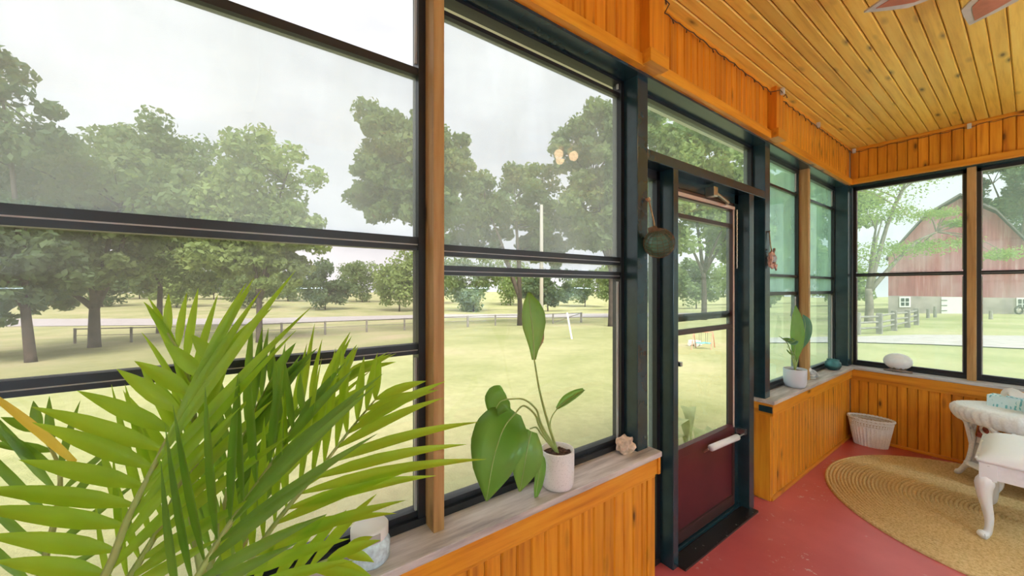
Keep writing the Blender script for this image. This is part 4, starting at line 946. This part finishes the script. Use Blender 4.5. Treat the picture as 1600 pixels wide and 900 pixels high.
# fretwork scrolls under the front edge
for k, x in enumerate((1.04, 1.12, 1.20, 1.28, 1.36)):
    c = Vector((x, 4.40, .435)); MB().tube([c + Vector((.034 * math.cos(g), 0, .030 * math.sin(g))) for g in [2 * PI * i / 16 for i in range(17)]], .008, 6).build('scroll', 'wicker_white', tb, True)
for a, b_ in (((.95, 4.44), (.80, 4.63)), ((1.45, 4.44), (1.60, 4.63))):
    c = Vector(((a[0] + b_[0]) / 2, (a[1] + b_[1]) / 2, .43)); d = (Vector((*b_, 0)) - Vector((*a, 0))).normalized(); MB().tube([c + d * .04 * math.cos(g) + UP * .032 * math.sin(g) for g in [2 * PI * i / 16 for i in range(17)]], .008, 6).build('scroll', 'wicker_white', tb, True)
MB().lathe([(.33, 0), (.34, .008), (.33, .016)], (1.2, 4.55, .135), 40, 1.25, .52).build('lower_shelf', 'wicker_white', tb, True)
for (fx, fy), (tx, ty) in legs: MB().tube([Vector((tx, ty, .125)), Vector((1.2 + (tx - 1.2) * .7, 4.55 + (ty - 4.55) * .6, .143))], .011, 7).build('stretcher', 'wicker_white', tb, True)
# magazine standing on the shelf
mg = thing('magazine', 'grey and red covered magazine standing on the lower shelf of the wicker table', 'magazine', (.86, 4.56, .151))
a_, c_ = Vector((.805, 4.60, .151)), Vector((.915, 4.52, .151)); e_ = (c_ - a_); nrm = Vector((-e_.y, e_.x, 0)).normalized(); upm = (UP + nrm * .18).normalized()
def mq(x0, x1, y0, y1, d, t): return MB().extrude([a_ + e_ * x + upm * y + nrm * d for x, y in ((x0, y0), (x1, y0), (x1, y1), (x0, y1))], nrm * t)
mq(0, 1, 0, .28, 0, .012).build('cover', 'grey_cover', mg); mq(0, 1, .20, .28, -.0015, .002).build('red_band', 'red_cover', mg); mq(.06, .98, .155, .195, -.0015, .002).build('title_band', 'paper', mg); mq(.1, .9, .02, .13, -.0012, .0018).build('cover_panel', 'grey_track', mg)
# tissue box and candle on the table
X0 = Vector((1.0, 4.66, .602)); tx = thing('tissue_box', 'pale box with teal leaf print and a tissue on the wicker table', 'tissue box', X0)
M_ = Matrix.Translation(X0) @ Matrix.Rotation(math.radians(-14), 4, 'Z')
q = MB().box(-.115, .115, -.055, .055, 0, .082, .004); q.v = [tuple(M_ @ Vector(p)) for p in q.v]; q.build('box', 'teal_print', tx)
q = MB().leaf(bez([(-.05, 0, .078), (-.02, .0, .112), (.03, .0, .098), (.10, .01, .104)], 8), [.02, .03, .04, .042, .04, .036, .03, .025, .012], UP + Vector((0, -.6, 0)), .4); q.v = [tuple(M_ @ Vector(p)) for p in q.v]; q.build('tissue', 'paper', tx, True)
C_ = Vector((1.11, 4.50, .600)); cj = thing('candle_jar', 'white candle jar with aqua base beside the tissue box', 'candle', C_)
MB().lathe([(.036, 0), (.046, .004), (.050, .02), (.051, .034)], C_, 28).build('base', 'aqua_wax', cj, True)
MB().lathe([(.0508, .033), (.052, .06), (.049, .088), (.040, .098), (.02, .10)], C_, 28).build('jar', 'white_plastic', cj, True)

# ---- white stool / bench
S0 = Vector((1.2, 3.87, RZ)); bn = thing('cushioned_stool', 'chipped white wooden stool with carved cabriole legs and a white cushion', 'stool', S0)
x0, x1, y0, y1 = .893, 1.50, 3.555, 4.19
for nm, bxx in (('apron', (x0 + .06, x1 - .06, y0 + .008, y0 + .035)), ('apron', (x0 + .06, x1 - .06, y1 - .035, y1 - .008)), ('apron', (x0 + .008, x0 + .035, y0 + .06, y1 - .06)), ('apron', (x1 - .035, x1 - .008, y0 + .06, y1 - .06))): MB().box(*bxx, .375, .466, .004).build(nm, 'white_paint', bn)
MB().box(x0 + .01, x1 - .01, y0 + .01, y1 - .01, .456, .470, .003).build('seat_board', 'white_paint', bn)
for sx, sy, cx, cy in ((-1, -1, x0, y0), (1, -1, x1, y0), (-1, 1, x0, y1), (1, 1, x1, y1)):
    c = Vector((cx - sx * .035, cy - sy * .035, 0)); o_ = Vector((sx, sy, 0)).normalized()
    l = MB().box(c.x - .034, c.x + .034, c.y - .034, c.y + .034, .366, .468, .004).tube(bez([c + UP * .385, c + UP * .33 + o_ * .020, c + UP * .25 + o_ * .016, c + UP * .14 - o_ * .004, c + UP * .06 + o_ * .0, c + UP * (RZ + .022) + o_ * .022, c + UP * (RZ + .018) + o_ * .040], 20), [.030, .036, .040, .040, .036, .033, .030, .027, .024, .022, .020, .018, .017, .017, .018, .020, .023, .026, .027, .022, .012], 10).build('leg', 'chipped_white', bn, True)
    MB().ball(c + UP * (RZ + .022) + o_ * .024, .024, 2, (1.15, 1.15, .9)).build('foot', 'chipped_white', l, True)
# cushion: puffed, with scalloped side edge and tucks
vs = []; fs = []; n1 = 26
for i in range(n1 + 1):
    for j in range(n1 + 1):
        a, b_ = i / n1 * 2 - 1, j / n1 * 2 - 1; sc = .008 * math.sin(j * 2.4) * (abs(a) > .93)
        z = .485 + .065 * (max(0, 1 - abs(a) ** 5) * max(0, 1 - abs(b_) ** 5)) ** .6
        if abs(a) < .12 and i % 2 == 0 and j % 3 == 0: z -= .004
        vs.append(((x0 + x1) / 2 + a * (x1 - x0) / 2 * 1.015 + sc * (1 if a > 0 else -1), (y0 + y1) / 2 + b_ * (y1 - y0) / 2 * 1.01, z))
N2 = (n1 + 1) ** 2; vs += [(x, y, .4685) for x, y, z in vs]
for i in range(n1):
    for j in range(n1): a = i * (n1 + 1) + j; fs += [(a, a + n1 + 1, a + n1 + 2, a + 1), (N2 + a, N2 + a + 1, N2 + a + n1 + 2, N2 + a + n1 + 1)]
for i in range(n1):
    for (a, b_) in ((i * (n1 + 1), (i + 1) * (n1 + 1)), (i * (n1 + 1) + n1, (i + 1) * (n1 + 1) + n1), (i, i + 1), (n1 * (n1 + 1) + i, n1 * (n1 + 1) + i + 1)): fs.append((a, b_, N2 + b_, N2 + a))
cu = MB().add(vs, fs).build('cushion', 'cushion_white', bn, True)
for yy in [3.70 + .07 * k for k in range(6)]: MB().tube([(1.10, yy, .5475), (1.15, yy + .003, .5485), (1.20, yy, .549)], .0022, 5).build('tuck', 'grey_track', cu)
b = MB(); [b.ball((x0 - .006, y0 + .02 + k * .035, .482), .011, 1) for k in range(18)]; b.build('scalloped_edge', 'cushion_white', cu, True)
print('leaflets', NL[0])
